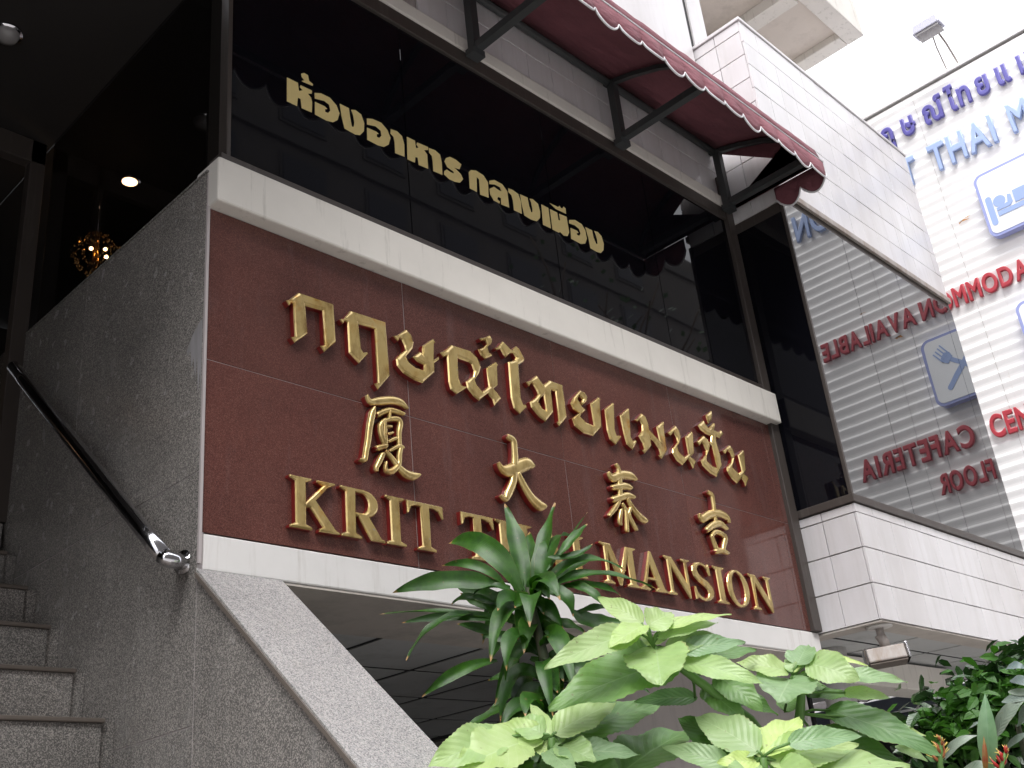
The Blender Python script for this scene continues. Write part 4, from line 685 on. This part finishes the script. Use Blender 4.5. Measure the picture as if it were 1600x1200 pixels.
HR = thing('handrail', 'dark polished steel handrail with bent end fixed to the grey granite wall', 'handrail', (5.5, 10.1, 3.3))
a, b = Vector((5.45, 10.13, 3.48)), Vector((5.45, 14.75, 7.57))
tube('rail', [a.lerp(b, t/10) for t in range(11)], 0.092, M['steel'], HR, 16)
tube('rail_end', [a, a+Vector((0.02, -0.04, -0.04)), a+Vector((0.07, -0.05, -0.055)), a+Vector((0.15, -0.01, -0.04)), a+Vector((0.31, 0.12, 0.0))], 0.085, M['steel'], HR, 16)
tube('wall_flange', [(5.74, 10.24, 3.48), (5.768, 10.25, 3.48)], 0.13, M['steel'], HR, 20)
for t in (0.35, 0.7, 0.97):
    q = a.lerp(b, t); tube('rail_bracket', [q+Vector((0, 0, -0.05)), q+Vector((0.12, 0, -0.18)), q+Vector((0.315, 0, -0.2))], 0.04, M['steel'], HR, 8)

# ================================================================ LAMPS INSIDE
def downlight(x, y, z, label, r=0.135):
    o = thing('ceiling_lamp', label, 'lamp', (x, y, z), 'round downlights in the dark ceiling')
    lathe('lamp_ring', (x, y, z-0.05), [(r+0.05, 0), (r+0.05, 0.045)], M['steel'], o, 24)
    lathe('lamp_bulb', (x, y, z-0.075), [(r*0.5, 0), (r, 0.018), (r, 0.024)], M['glow'], o, 24)
downlight(7.36, 15.43, 12.135, 'glowing round downlight seen through the side glass above the stair wall')
downlight(-1.0, 24.2, 12.055, 'round downlight deep in the hall ceiling, mirrored as a glint in the granite wall', 0.16)
D_ = thing('dome_lamp', 'small unlit glass dome fitting on the dark ceiling at the top left', 'lamp', (4.25, 13.12, 12.05))
lathe('dome', (4.25, 13.12, 11.87), [(0.03, 0), (0.13, 0.04), (0.17, 0.12), (0.17, 0.185)], M['lamp_glass'], D_, 20)
lathe('base_ring', (4.25, 13.12, 12.02), [(0.21, 0), (0.21, 0.035)], M['steel'], D_, 20)
cx, cy, cz = 7.05, 15.9, 10.68
CH = thing('chandelier', 'round crystal chandelier glittering amber in the dark room behind the stair wall', 'chandelier', (cx, cy, cz-0.5))
tube('chain', [(cx, cy, cz+0.45), (cx, cy, 12.13)], 0.012, M['steel'], CH, 6)
lathe('centre_column', (cx, cy, cz-0.3), [(0.02, 0), (0.07, 0.15), (0.04, 0.4), (0.06, 0.75)], M['crystal'], CH, 10)
for dx, dy, dz in ((-0.13, -0.1, 0.02), (0.12, -0.1, 0.10), (0.14, -0.12, -0.06)):
    vs, fs = [], []
    bm = bmesh.new(); bmesh.ops.create_icosphere(bm, subdivisions=2, radius=0.034*S); me = bpy.data.meshes.new('bulb'); bm.to_mesh(me); bm.free()
    link('bulb', me, M['bulb'], CH, P(cx+dx, cy+dy, cz+dz))
vs, fs = [], []
for i in range(260):
    t = random.uniform(0, 2*math.pi); ph = math.acos(random.uniform(-1, 1)); r = 0.42*random.uniform(0.82, 1.0); s = random.uniform(0.012, 0.024)
    c = Vector((cx+r*math.sin(ph)*math.cos(t), cy+r*math.sin(ph)*math.sin(t), cz+r*math.cos(ph)*0.95)); k = len(vs)
    vs += [tuple(c+Vector(d)*s) for d in ((1, 0, 0), (0, 1, 0), (-1, 0, 0), (0, -1, 0), (0, 0, 1.4), (0, 0, -1.4))]
    fs += [tuple(j+k for j in q) for q in ((0, 1, 4), (1, 2, 4), (2, 3, 4), (3, 0, 4), (1, 0, 5), (2, 1, 5), (3, 2, 5), (0, 3, 5))]
tag(mesh('crystals', vs, fs, M['crystal'], CH), kind='stuff')

# ================================================================ CORRUGATED WALL WITH SIGNS (neighbour wing, faces the stairs)
XW = 32.2
CW = thing('corrugated_wall', 'tall white corrugated steel wall carrying blue and red lettering', 'wall', (XW, 8, -5.08))
def corr(name, y0, y1, z0, z1):
    pr = []; z = z0; pt = 0.358
    while z < z1:
        for dz, dx in ((0.0, 0.009), (0.06, 0.004), (0.12, 0.009), (0.24, 0.032), (0.28, 0.037), (0.31, 0.031)):
            if z+dz <= z1: pr.append((dx, z+dz))
        z += pt
    vs, fs = [], []
    for i, (dx, z) in enumerate(pr): vs += [(XW+0.075-dx, y0, z), (XW+0.075-dx, y1, z)]
    for i in range(len(pr)-1): fs.append((2*i, 2*i+2, 2*i+3, 2*i+1))
    return mesh(name, vs, fs, M['corrugated'], CW)
for a, b in ((1.4, 5.0), (5.01, 9.6), (9.61, 14.2), (14.21, 19)): corr('corrugated_sheet', a, b, 2.0, 23.35)
box('wall_core', (XW+0.2, XW+1.4), (1.5, 18.9), (-5, 23.3), M['grout'], CW)
box('wall_cap', (XW+0.03, XW+1.5), (1.3, 19.1), (23.36, 23.48), M['corrugated'], CW, 0.006)
random.seed(5)
for y, z, l in ((8.95, 17.95, 0.9), (9.2, 17.9, 0.4), (9.4, 21.0, 0.06), (9.3, 20.3, 0.06), (5.4, 15.0, 0.5), (4.3, 16.3, 0.4)):
    mesh('rust_patch', [(XW-0.003, y+random.uniform(-l/2, l/2), z+random.uniform(-0.05, 0.05)+0.0*i) for i in range(3)]+[(XW-0.003, y, z+0.07)], [(0, 1, 2, 3)], M['rust'], CW)
def side_text(s, y_start, y_end, z0, z1, m, name, depth=0.10, fat=0.014, centres=None):
    """letters standing on the corrugated wall, read from deep (large y) to near (small y), one object each"""
    items = s if isinstance(s, list) else list(s)
    ms, wd = [], []
    for ch in items:
        if ch == ' ': ms.append(None); wd.append(0.35); continue
        cu = bpy.data.curves.new('t', 'FONT'); cu.body = ch; cu.size = 1; cu.bevel_depth = fat; cu.bevel_resolution = 0; cu.extrude = 0.5-fat
        o = bpy.data.objects.new('t', cu); C.objects.link(o); dg = bpy.context.evaluated_depsgraph_get()
        me = bpy.data.meshes.new_from_object(o.evaluated_get(dg)); bpy.data.objects.remove(o); me.materials.clear()
        x0 = min(v.co.x for v in me.vertices); x1 = max(v.co.x for v in me.vertices); ms.append((me, x0)); wd.append(x1-x0)
    gap = 0.10; tot = sum(wd)+gap*(len(wd)-1); ky = (y_start-y_end)/tot; kz = (z1-z0)/0.70; y = y_start
    if centres: ky = 0.80
    for qi, (it, w_) in enumerate(zip(ms, wd)):
        if centres: y = centres[qi]+w_*ky/2
        if it:
            me, x0 = it
            for v in me.vertices: v.co = Vector(((0.5-v.co.z-0.5)*0-(v.co.z+0.5)*depth*S, -(v.co.x-x0)*ky*S, v.co.y*kz*S))
            me.flip_normals()
            link(name, me, m, CW, P(XW-0.005, y, z0))
        y -= (w_+gap)*ky
side_text(['ก', 'ฤ', 'ษ', 'ณ์', 'ไ', 'ท', 'ย', 'แ', 'ม', 'น', 'ชั่', 'น'], 11.85, 3.6, 21.82, 22.62, M['blue_dark'], 'thai_letter', 0.10, 0.034, [11.45, 10.72, 9.95, 9.05, 8.42, 7.98, 7.36, 6.68, 5.98, 5.25, 4.5, 3.8])
side_text('KRIT THAI MANSION', 12.2, 2.7, 19.98, 20.98, M['blue_pale'], 'blue_letter', 0.12, 0.030)
side_text('ACCOMMODATION', 12.15, 6.22, 15.2, 15.82, M['red'], 'red_letter', 0.10, 0.032)
side_text('AVAILABLE', 6.02, 2.62, 15.2, 15.82, M['red'], 'red_letter', 0.10, 0.032)
side_text('CENTRAL', 10.27, 7.35, 10.74, 11.42, M['red'], 'red_letter', 0.10, 0.032)
side_text('CAFETERIA', 6.74, 2.95, 10.74, 11.42, M['red'], 'red_letter', 0.10, 0.032)
side_text('1ST', 8.8, 7.6, 9.58, 10.17, M['red'], 'red_letter', 0.10, 0.032)
side_text('FLOOR', 7.02, 5.33, 9.58, 10.17, M['red'], 'red_letter', 0.10, 0.032)
def rrect(y0, y1, z0, z1, r, n=6):
    pts = []
    for cy_, cz_, a in ((y0-r, z0+r, 0), (y1+r, z0+r, 1), (y1+r, z1-r, 2), (y0-r, z1-r, 3)):
        for i in range(n+1):
            t = math.pi/2*(i/n)+math.pi/2*a
            pts.append((cy_+r*math.cos(t-0)*1.0 if False else None, None))
    # corners: bottom-deep, bottom-near, top-near, top-deep (y0 is the deep side)
    pts = []
    for cy_, cz_, a0 in ((y0-r, z0+r, 270), (y0-r, z1-r, 0), (y1+r, z1-r, 90), (y1+r, z0+r, 180)):
        for i in range(n+1):
            t = math.radians(a0+90*i/n); pts.append((cy_+r*math.cos(t), cz_+r*math.sin(t)))
    return pts
def plate(name, pts, x0, x1, m, parent):
    n = len(pts); vs = [(x0, y, z) for y, z in pts]+[(x1, y, z) for y, z in pts]
    fs = [tuple(range(n)), tuple(range(2*n-1, n-1, -1))]+[(i, i+n, (i+1) % n+n, (i+1) % n) for i in range(n)]
    return mesh(name, vs, fs, m, parent)
def picto(label, y0, z0, shapes, cat='sign'):
    t = thing('pictogram_sign', label, cat, (XW-0.1, y0-1.25, z0), 'square pictogram signs on the corrugated wall')
    plate('sign_box', rrect(y0, y0-2.5, z0, z0+2.27, 0.26), XW-0.30, XW-0.02, M['sign_blue'], t)
    plate('sign_face', rrect(y0-0.09, y0-2.41, z0+0.09, z0+2.18, 0.2), XW-0.315, XW-0.301, M['sign_white'], t)
    for si, (nm, pts) in enumerate(shapes):
        plate(nm, [(y0-a, z0+b) for a, b in pts], XW-0.325-0.004*si, XW-0.316, M['sign_pale'], t)
def cap(x0, y0, x1, y1, r, n=8):
    a = math.atan2(y1-y0, x1-x0); p = []
    for i in range(n+1): t = a+math.pi/2+math.pi*i/n; p.append((x0+r*math.cos(t), y0+r*math.sin(t)))
    for i in range(n+1): t = a-math.pi/2+math.pi*i/n; p.append((x1+r*math.cos(t), y1+r*math.sin(t)))
    return p
picto('white square sign with a pale blue person lying in bed', 8.5, 16.74, [
    ('headboard', cap(0.26, 0.46, 0.26, 1.30, 0.095)), ('head', arc(0.56, 1.10, 0.19, 0.19, 0, 340, 17)), ('mattress', [(0.42, 0.60), (2.2, 0.60), (2.2, 0.76), (0.42, 0.76)]),
    ('pillow', [(0.42, 0.80), (0.84, 0.80), (0.93, 0.90), (0.93, 1.16), (0.83, 1.20), (0.78, 0.94), (0.42, 0.90)]), ('blanket', [(1.0, 0.82), (2.2, 0.82), (2.2, 1.08), (1.95, 1.24), (1.0, 1.24)]), ('footboard', cap(2.28, 0.42, 2.28, 1.0, 0.07))])
picto('white square sign with pale blue crossed fork and knife, seen in the mirror glass', 8.5, 12.13, [
    ('knife', cap(1.95, 0.50, 0.62, 1.88, 0.085)), ('fork', cap(0.60, 0.46, 1.74, 1.42, 0.07)),
    ('fork_head', [(1.62, 1.45), (1.80, 1.26), (1.96, 1.36), (2.0, 1.50), (1.86, 1.66), (1.68, 1.62)])]+
    [('fork_tine', cap(1.72+0.085*i, 1.62-0.075*i, 1.92+0.085*i, 1.92-0.075*i, 0.022)) for i in range(4)])
def floodlight(name, label, c, s=1.0, yaw=0.0, arm=0.6, down=False, grp=None):
    t = thing(name, label, 'lamp', c, grp)
    c = Vector(c); R = Matrix.Rotation(yaw, 3, 'Z')
    def q(x, y, z): return tuple(c+R @ (Vector((x, y, z))*s))
    return t, q
# floodlight on an arm above the corrugated wall
t, q = floodlight('floodlight', 'grey floodlight on a bent arm above the corrugated wall', (XW-0.1, 8.05, 23.6))
tube('arm', [(XW+0.2, 7.9, 23.6), (XW-0.4, 7.9, 24.1), (XW-0.9, 7.95, 24.5)], 0.035, M['lamp_body'], t, 8)
tube('arm', [(XW+0.2, 8.3, 23.6), (XW-0.5, 8.2, 24.1), (XW-0.9, 8.1, 24.5)], 0.025, M['lamp_body'], t, 8)
mesh('housing', [(XW-1.35, 7.65, 24.38), (XW-0.75, 7.65, 24.45), (XW-0.75, 8.6, 24.45), (XW-1.35, 8.6, 24.38), (XW-1.3, 7.72, 24.75), (XW-0.85, 7.72, 24.8), (XW-0.85, 8.5, 24.8), (XW-1.3, 8.5, 24.75)], BF, M['glare_metal'], t, bevel=0.01)
box('lens', (XW-1.30, XW-0.80), (7.72, 8.5), (24.30, 24.37), M['lamp_glass'], t)

# floodlight hanging from the block's underside
t = thing('floodlight', 'rusty rectangular floodlight hanging on a jointed arm from the corner of the white block', 'lamp', (19.0, 9.05, 3.7))
lathe('ceiling_plate', (19.08, 9.02, 3.655), [(0.20, 0), (0.24, 0.01), (0.24, 0.04)], M['white_paint'], t, 20)
tube('arm', [(19.08, 9.02, 3.66), (19.08, 9.02, 3.50)], 0.075, M['lamp_body'], t, 12)
tube('arm_joint', [(19.06, 9.04, 3.54), (19.08, 9.0, 3.42), (19.12, 9.0, 3.30)], 0.095, M['lamp_body'], t, 12)
hv = []
ca = Vector((19.0, 8.98, 3.14)); ax = Vector((0.55, -0.83, 0.05)).normalized(); up = Vector((0.12, 0.02, 1)).normalized(); fw = ax.cross(up).normalized(); up = fw.cross(ax)*1
def hb(a0, a1, u0, u1, f0, f1): return [tuple(ca+ax*a+up*u+fw*f) for (a, f, u) in ((a0, f0, u0), (a1, f0, u0), (a1, f1, u0), (a0, f1, u0), (a0, f0*0.8, u1), (a1, f0*0.8, u1), (a1, f1*0.8, u1), (a0, f1*0.8, u1))]
mesh('housing', hb(-0.34, 0.34, -0.12, 0.14, -0.2, 0.2), BF, M['lamp_body'], t, bevel=0.008)
mesh('end_cap', hb(0.345, 0.40, -0.13, 0.165, -0.22, 0.22), BF, M['steel'], t, bevel=0.006)
mesh('end_cap', hb(-0.38, -0.345, -0.13, 0.155, -0.22, 0.22), BF, M['steel'], t, bevel=0.006)
mesh('lens', hb(-0.33, 0.33, -0.16, -0.125, -0.19, 0.19), BF, M['nosing'], t)

# neighbouring carport roof at the lower right
N = thing('carport_roof', 'dusty corrugated lean-to roof with a blue grey gutter at lower right', 'roof', (29, 12, 3.2))
box('gutter', (27.42, 27.75), (8.2, 16.5), (3.18, 3.50), M['gutter'], N, 0.006)
vs, fs = [], []
for i in range(80):
    y = 8.2+8.3*i/79; dz = 0.05*math.cos(i*1.57)
    vs += [(27.5, y, 3.56+dz), (31.9, y, 4.5+dz)]
for i in range(79): fs.append((2*i, 2*i+1, 2*i+3, 2*i+2))
mesh('roof_sheet', vs, fs, M['roof_sheet'], N)
tube('pipe', [(27.60, 8.3, 3.06), (27.60, 16, 3.06)], 0.05, M['gutter'], N, 8)
box('wall', (27.8, 28.1), (9.0, 20), (-5, 3.1), M['interior'], N)

# ================================================================ ACROSS THE STREET (seen in the glass and the polished sign)
OB = thing('opposite_building', 'weathered grey building with rows of windows across the street, seen only as reflection', 'building', (30, -46, -5.08))
box('wall', (-60, 118), (-60, -46), (-5.08, 73), M['opp_wall'], OB)
for k in range(10): box('floor_band', (-60.2, 118.2), (-46.5, -45.6), (3+7.4*k, 4.2+7.4*k), M['opp_band'], OB)
for k in range(9):
    for i in range(16):
        if k == 0 and i % 3 == 0: continue
        x0 = -50+9.5*i
        fr = box('window', (x0, x0+5.2), (-45.95, -45.85), (5.2+7.4*k-(0 if k else 0), 9.2+7.4*k), M['opp_band'], OB)
        box('pane', (x0+0.3, x0+4.9), (-45.84, -45.75), (5.5+7.4*k, 8.9+7.4*k), M['opp_glass'], fr)
# roadside tree
random.seed(21)
TR = thing('roadside_tree', 'bare limbed roadside tree across the street, seen only as reflection', 'tree', (44, -12, -5.08))
bt = []
def limb(p, d, r, l, depth):
    pts = [p]; q = p; dd = d
    for i in range(4):
        dd = (dd+Vector((random.uniform(-1, 1), random.uniform(-1, 1), random.uniform(-0.2, 0.6)))*0.22).normalized(); q = q+dd*l/4; pts.append(q)
    bt.append((pts, [r*(1-0.12*i) for i in range(5)]))
    if depth:
        for k in range(3): limb(pts[random.choice((2, 3, 4))], (dd+Vector((random.uniform(-1, 1), random.uniform(-1, 1), random.uniform(-0.1, 0.8)))*0.8).normalized(), r*0.5, l*0.75, depth-1)
limb(Vector((44, -12, -5)), Vector((0.05, 0, 1)), 0.75, 16, 3)
vs, fs = [], []
for pts, rs in bt:
    a, b = tube_data(pts, rs, 7); k = len(vs); vs += a; fs += [tuple(i+k for i in f_) for f_ in b]
mesh('trunk', vs, fs, M['bark'], TR, True)
vs, fs, uvs = [], [], []
for pts, rs in bt[5:]:
    for j in range(14):
        c = pts[random.choice((2, 3, 4))]+Vector([random.gauss(0, 1.5) for _ in range(3)]); a = Vector([random.gauss(0, 1) for _ in range(3)]).normalized(); b = a.orthogonal()
        k = len(vs); vs += [tuple(c-a*0.22), tuple(c+b*0.12), tuple(c+a*0.22), tuple(c-b*0.12)]; fs.append((k, k+1, k+2, k+3)); uvs += [(0.5, 0), (1, 0.5), (0.5, 1), (0, 0.5)]
o = mesh('crown', vs, fs, M['dark_leaf'], TR, uvs=uvs)
for z, y in ((17.5, -14), (18.4, -14), (16.6, -14.5)):
    tag(tube('overhead_cable', [(-60+10*i, y, z-1.6*math.sin(math.pi*((i % 8)/8))) for i in range(17)], 0.045, M['black'], None, 5), {17.5: 'middle one of three black cables over the street', 18.4: 'highest of three black cables over the street', 16.6: 'lowest of three black cables over the street'}[z], 'cable', 'cables over the street')

# ================================================================ PLANTS
def Wv(v): return Vector(v)
def bez(a, b, c, t): return a*(1-t)**2+b*2*t*(1-t)+c*t*t
def leaf(name, a, b, c, wd, m, parent, nv=22, nu=6, serr=0.0, shape='ovate', fold=0.25, ruff=0.0, face=None, twist=0.0):
    """one leaf blade: curved midrib, folded halves, its own outline; a stalk end at the base"""
    a, b, c = Wv(a), Wv(b), Wv(c); vs, fs, uv = [], [], []
    face = face or Vector((0, 0, 0)); ph = random.uniform(0, 6)
    L_ = (c-a).length
    for i in range(nv+1):
        t = i/nv; p = bez(a, b, c, t); d = (bez(a, b, c, min(1, t+0.02))-bez(a, b, c, max(0, t-0.02))).normalized()
        toc = (-p).normalized()
        nrm = (toc*0.75+Vector((0, 0, 1))*0.55+face).normalized()
        side = d.cross(nrm)
        if side.length < 0.2: side = d.cross(Vector((0.3, 0.2, 1)))
        side.normalize(); nn = side.cross(d).normalized()
        if twist: 
            Rm = Matrix.Rotation(twist*t, 3, d); side = Rm @ side; nn = Rm @ nn
        if shape == 'ovate': h = math.sin(math.pi*t**0.72)**0.78*(1-0.18*t)
        elif shape == 'strap': h = min(1, (0.28+2.6*t))*min(1, (1-t)*2.6)**0.8 if t < 1 else 0
        else: h = math.sin(math.pi*t**0.8)
        h = max(0.0, h)*wd*0.55
        if t > 0.995: h = wd*0.01
        saw = 1+serr*((t*nv*0.5) % 1-0.5)*2 if serr else 1
        for k in range(nu+1):
            u = k/nu*2-1; e = abs(u)
            off = h*u*(1+(saw-1)*(e > 0.95))
            lift = fold*h*(e**1.3)+ruff*wd*math.sin(t*17+ph+u*1.5)*e*e
            vs.append(tuple(p+side*off+nn*lift)); uv.append((k/nu, t))
    n = nu+1
    for i in range(nv):
        for k in range(nu): fs.append((i*n+k, i*n+k+1, (i+1)*n+k+1, (i+1)*n+k))
    return mesh(name, vs, fs, m, parent, True, uvs=uv)
random.seed(8)
# 1. strap-leaved plant in front of the sign
top = Vector(STRAP[8][0]); base = Vector((top.x+0.2, top.y-0.3, -3.4))
d1 = thing('strap_leaf_plant', 'dark green strap leaved plant with drooping brown tipped leaves in front of the red sign', 'plant', tuple(base))
cr = [Vector(CROWN)+Vector((0, 0, 0.12)), Vector(CROWN).lerp(Vector((8.50, 7.80, 2.60)), 0.6), Vector((8.62, 7.72, 1.6)), Vector((8.7, 7.6, 0.4)), base]
tube('trunk', cr, [0.03, 0.05, 0.06, 0.07, 0.09], M['dark_stem'], d1, 10)
for (a, b, c, wd) in STRAP:
    leaf('leaf', a, b, c, wd, M['strap_leaf'], d1, nv=16, nu=4, shape='strap', fold=0.35, ruff=0.07, twist=random.uniform(-1.1, 1.1))
for i in range(66):
    t = random.uniform(0.0, 1.0); p = Vector(CROWN).lerp(Vector((8.7, 7.6, 0.0)), t); an = random.uniform(0, 2*math.pi); l = random.uniform(0.55, 0.95)
    d = Vector((math.cos(an), math.sin(an), 0)); c = p+d*l*0.8+Vector((0, 0, random.uniform(-0.75, 0.05))); b = p+d*l*0.5+Vector((0, 0, 0.32))
    if c.y > 8.9 : continue
    b += Vector((random.uniform(-.12, .12), random.uniform(-.12, .12), random.uniform(-.15, .15)))
    leaf('leaf', p, b, c, random.uniform(0.13, 0.22), M['strap_leaf'], d1, nv=12, nu=4, shape='strap', fold=0.3, ruff=0.04, twist=random.uniform(-0.5, 0.5))
for i in range(34):
    t = random.uniform(0.0, 1.0); p = Vector(CROWN).lerp(Vector((8.7, 7.6, 0.0)), t); an = random.uniform(math.pi, 1.9*math.pi); l = random.uniform(0.35, 0.6)
    d = Vector((math.cos(an), math.sin(an), 0)); c = p+d*l*0.75+Vector((0, 0, random.uniform(-0.35, 0.3)))
    leaf('leaf', p, p+d*l*0.35+Vector((0, 0, 0.25)), c, random.uniform(0.13, 0.2), M['strap_leaf'], d1, nv=12, nu=4, shape='strap', fold=0.35, ruff=0.05, twist=random.uniform(-0.8, 0.8))
# 2. broad-leaved pale green shrub
s1 = thing('broad_leaf_shrub', 'pale green shrub with large toothed leaves in whorls along the bottom of the view', 'shrub', (8.2, 6.3, -3.4))
for wh in WHORL:
    st = [Vector(q) for q in wh['stem']]; end = Vector((8.6, 5.9, -3.4)).lerp(st[-1]+Vector((0, 0, -3)), 0.5)
    tube('stem', st+[st[-1].lerp(end, 0.4), end], [0.032, 0.042, 0.05]+[0.055]*(len(st)-1), M['stem'], s1, 8)
    cc = Vector(wh['stem'][0])
    for (a, b, c, wd, kind) in wh['leaves']:
        a = Vector(a)
        leaf('leaf', a, b, c, wd*1.18, LEAF[kind], s1, nv=34, nu=6, serr=0.055, fold=0.22, ruff=0.045, face=Vector((random.uniform(-0.15, 0.15),)*3))
        anchor = st[0] if (a-st[0]).length < 0.45 else min(st, key=lambda q: (q-a).length)
        if 0.02 < (a-anchor).length < 0.9: tube('leaf_stalk', [anchor, (anchor+a)/2+Vector((0, 0, 0.015)), a+(Vector(b)-a)*0.08], 0.013, M['stem'], s1, 6)
# 3. right-hand undergrowth
bu = thing('dark_bush', 'dark glossy small leaved bush filling the lower right corner', 'bush', (13.5, 5.0, -3.4))
vs, fs, uvs = [], [], []
def small_leaf(c, s, vs, fs, uvs, up=0.5):
    a = Vector((random.gauss(0, 1), random.gauss(0, 1), random.gauss(-0.2, 0.6))).normalized(); n_ = (Vector((random.gauss(0, .6), random.gauss(0, .6), up+random.random()))).normalized()
    b = a.cross(n_).normalized(); k = len(vs); w_ = s*0.23
    vs += [tuple(c), tuple(c+a*s*0.35+b*w_+n_*0.05*s), tuple(c+a*s*0.42), tuple(c+a*s*0.35-b*w_+n_*0.05*s), tuple(c+a*s-n_*0.15*s), tuple(c+a*s*0.72+b*w_*0.75), tuple(c+a*s*0.72-b*w_*0.75)]
    fs += [(k, k+1, k+2), (k, k+2, k+3), (k+1, k+5, k+2), (k+2, k+5, k+4), (k+2, k+4, k+6), (k+3, k+2, k+6)]
    uvs += [(0.5, 0), (0, 0.35), (0.5, 0.42), (1, 0.35), (0.5, 1), (0.1, 0.72), (0.9, 0.72)]
ctr = [Vector(b) for b in BUSH]
for i in range(2600):
    b = random.choice(ctr); c = b+Vector([random.gauss(0, 0.25) for _ in range(3)])+Vector((0.3, -0.1, -0.1))*random.random()
    if c.z > 2.15: continue
    small_leaf(c, random.uniform(0.16, 0.34), vs, fs, uvs)
tag(mesh('foliage', vs, fs, M['dark_leaf'], bu, uvs=uvs), kind='stuff')
vs, fs = [], []
for b in ctr:
    a, f2 = tube_data([b, b.lerp(Vector((13.8, 5.2, -3.4)), 0.5)+Vector((0.1, 0, 0)), Vector((13.8+random.uniform(-.3, .3), 5.2, -3.4))], [0.025, 0.04, 0.05], 6); k = len(vs); vs += a; fs += [tuple(i+k for i in f_) for f_ in f2]
mesh('stems', vs, fs, M['dark_stem'], bu)
fb = thing('light_bush', 'bright green finely cut leaves on a bush beside the carport gutter', 'bush', (14.6, 5.0, -3.4))
vs, fs, uvs = [], [], []
for i in range(900):
    t = random.random(); c = Vector(CUT[0]).lerp(Vector(CUT[1]), t)+Vector([random.gauss(0, 0.19) for _ in range(3)])
    small_leaf(c, random.uniform(0.14, 0.26), vs, fs, uvs, 0.2)
tag(mesh('foliage', vs, fs, M['cut_leaf'], fb, uvs=uvs), kind='stuff')
q0 = Vector(CUT[0]); q1 = Vector(CUT[1])
tube('stems', [q1, q1.lerp(q0, 0.5), Vector((14.6, 5.0, -3.4))], [0.02, 0.03, 0.05], M['dark_stem'], fb, 6)
gb = thing('grey_leaf_plant', 'grey green large leaved plant at the right edge behind the red flower', 'plant', (12.6, 4.2, -3.4))
tube('stem', [Vector(BIGL[1][0]), Vector(BIGL[1][0])+Vector((0.1, 0.1, -1.5)), (12.6, 4.2, -3.4)], [0.03, 0.04, 0.06], M['dark_stem'], gb, 8)
for (a, b, c, wd) in BIGL: leaf('leaf', a, b, c, wd, M['grey_leaf'], gb, nv=16, nu=4, fold=0.2, ruff=0.03)
lp = thing('lance_leaf_plant', 'upright blue green lance leaf with a red edged young leaf at lower right', 'plant', (10.9, 4.2, -3.4))
leaf('leaf', *LANCE[0][:3], LANCE[0][3], M['lance'], lp, nv=20, nu=6, shape='lance', fold=0.3)
leaf('young_leaf', *LANCE[1][:3], LANCE[1][3], M['lance_red'], lp, nv=12, nu=4, shape='lance', fold=0.5)
tube('stem', [LANCE[0][0], Vector(LANCE[0][0])+Vector((0, 0, -1)), (10.9, 4.2, -3.4)], 0.03, M['stem'], lp, 8)
def flower(label, a, b, n, mb, ms):
    a, b = Vector(a), Vector(b)
    t = thing('flower_spike', label, 'flower', (a.x, a.y, -3.4), 'upright flower spikes at lower right')
    tube('flower_stem', [b, a, (a.x, a.y, -3.4)], [0.015, 0.03, 0.03], M['stem'], t, 8)
    for i in range(n):
        q = a.lerp(b, i/n); an = i*2.4; d = Vector((math.cos(an), math.sin(an), 0.9)).normalized()
        r = 0.065*(1-0.5*i/n)
        tube('bract', [q, q+d*r*0.9, q+d*r*1.7+Vector((0, 0, r*0.5))], [0.014, 0.019, 0.003], mb, t, 6)
        for k in range(2):
            e = d+Vector([random.uniform(-0.5, 0.5) for _ in range(3)]); tube('stamen', [q+d*r, q+d*r+e.normalized()*r*1.4], [0.006, 0.003], ms, t, 4)
flower('scarlet flower spike with yellow stamens at the bottom right', INFL[0], INFL[1], 9, M['flower_red'], M['flower_yellow'])
flower('dry orange brown flower spike between the pale shrub and the grey leaf', INFL[2], INFL[3], 10, M['flower_orange'], M['flower_yellow'])
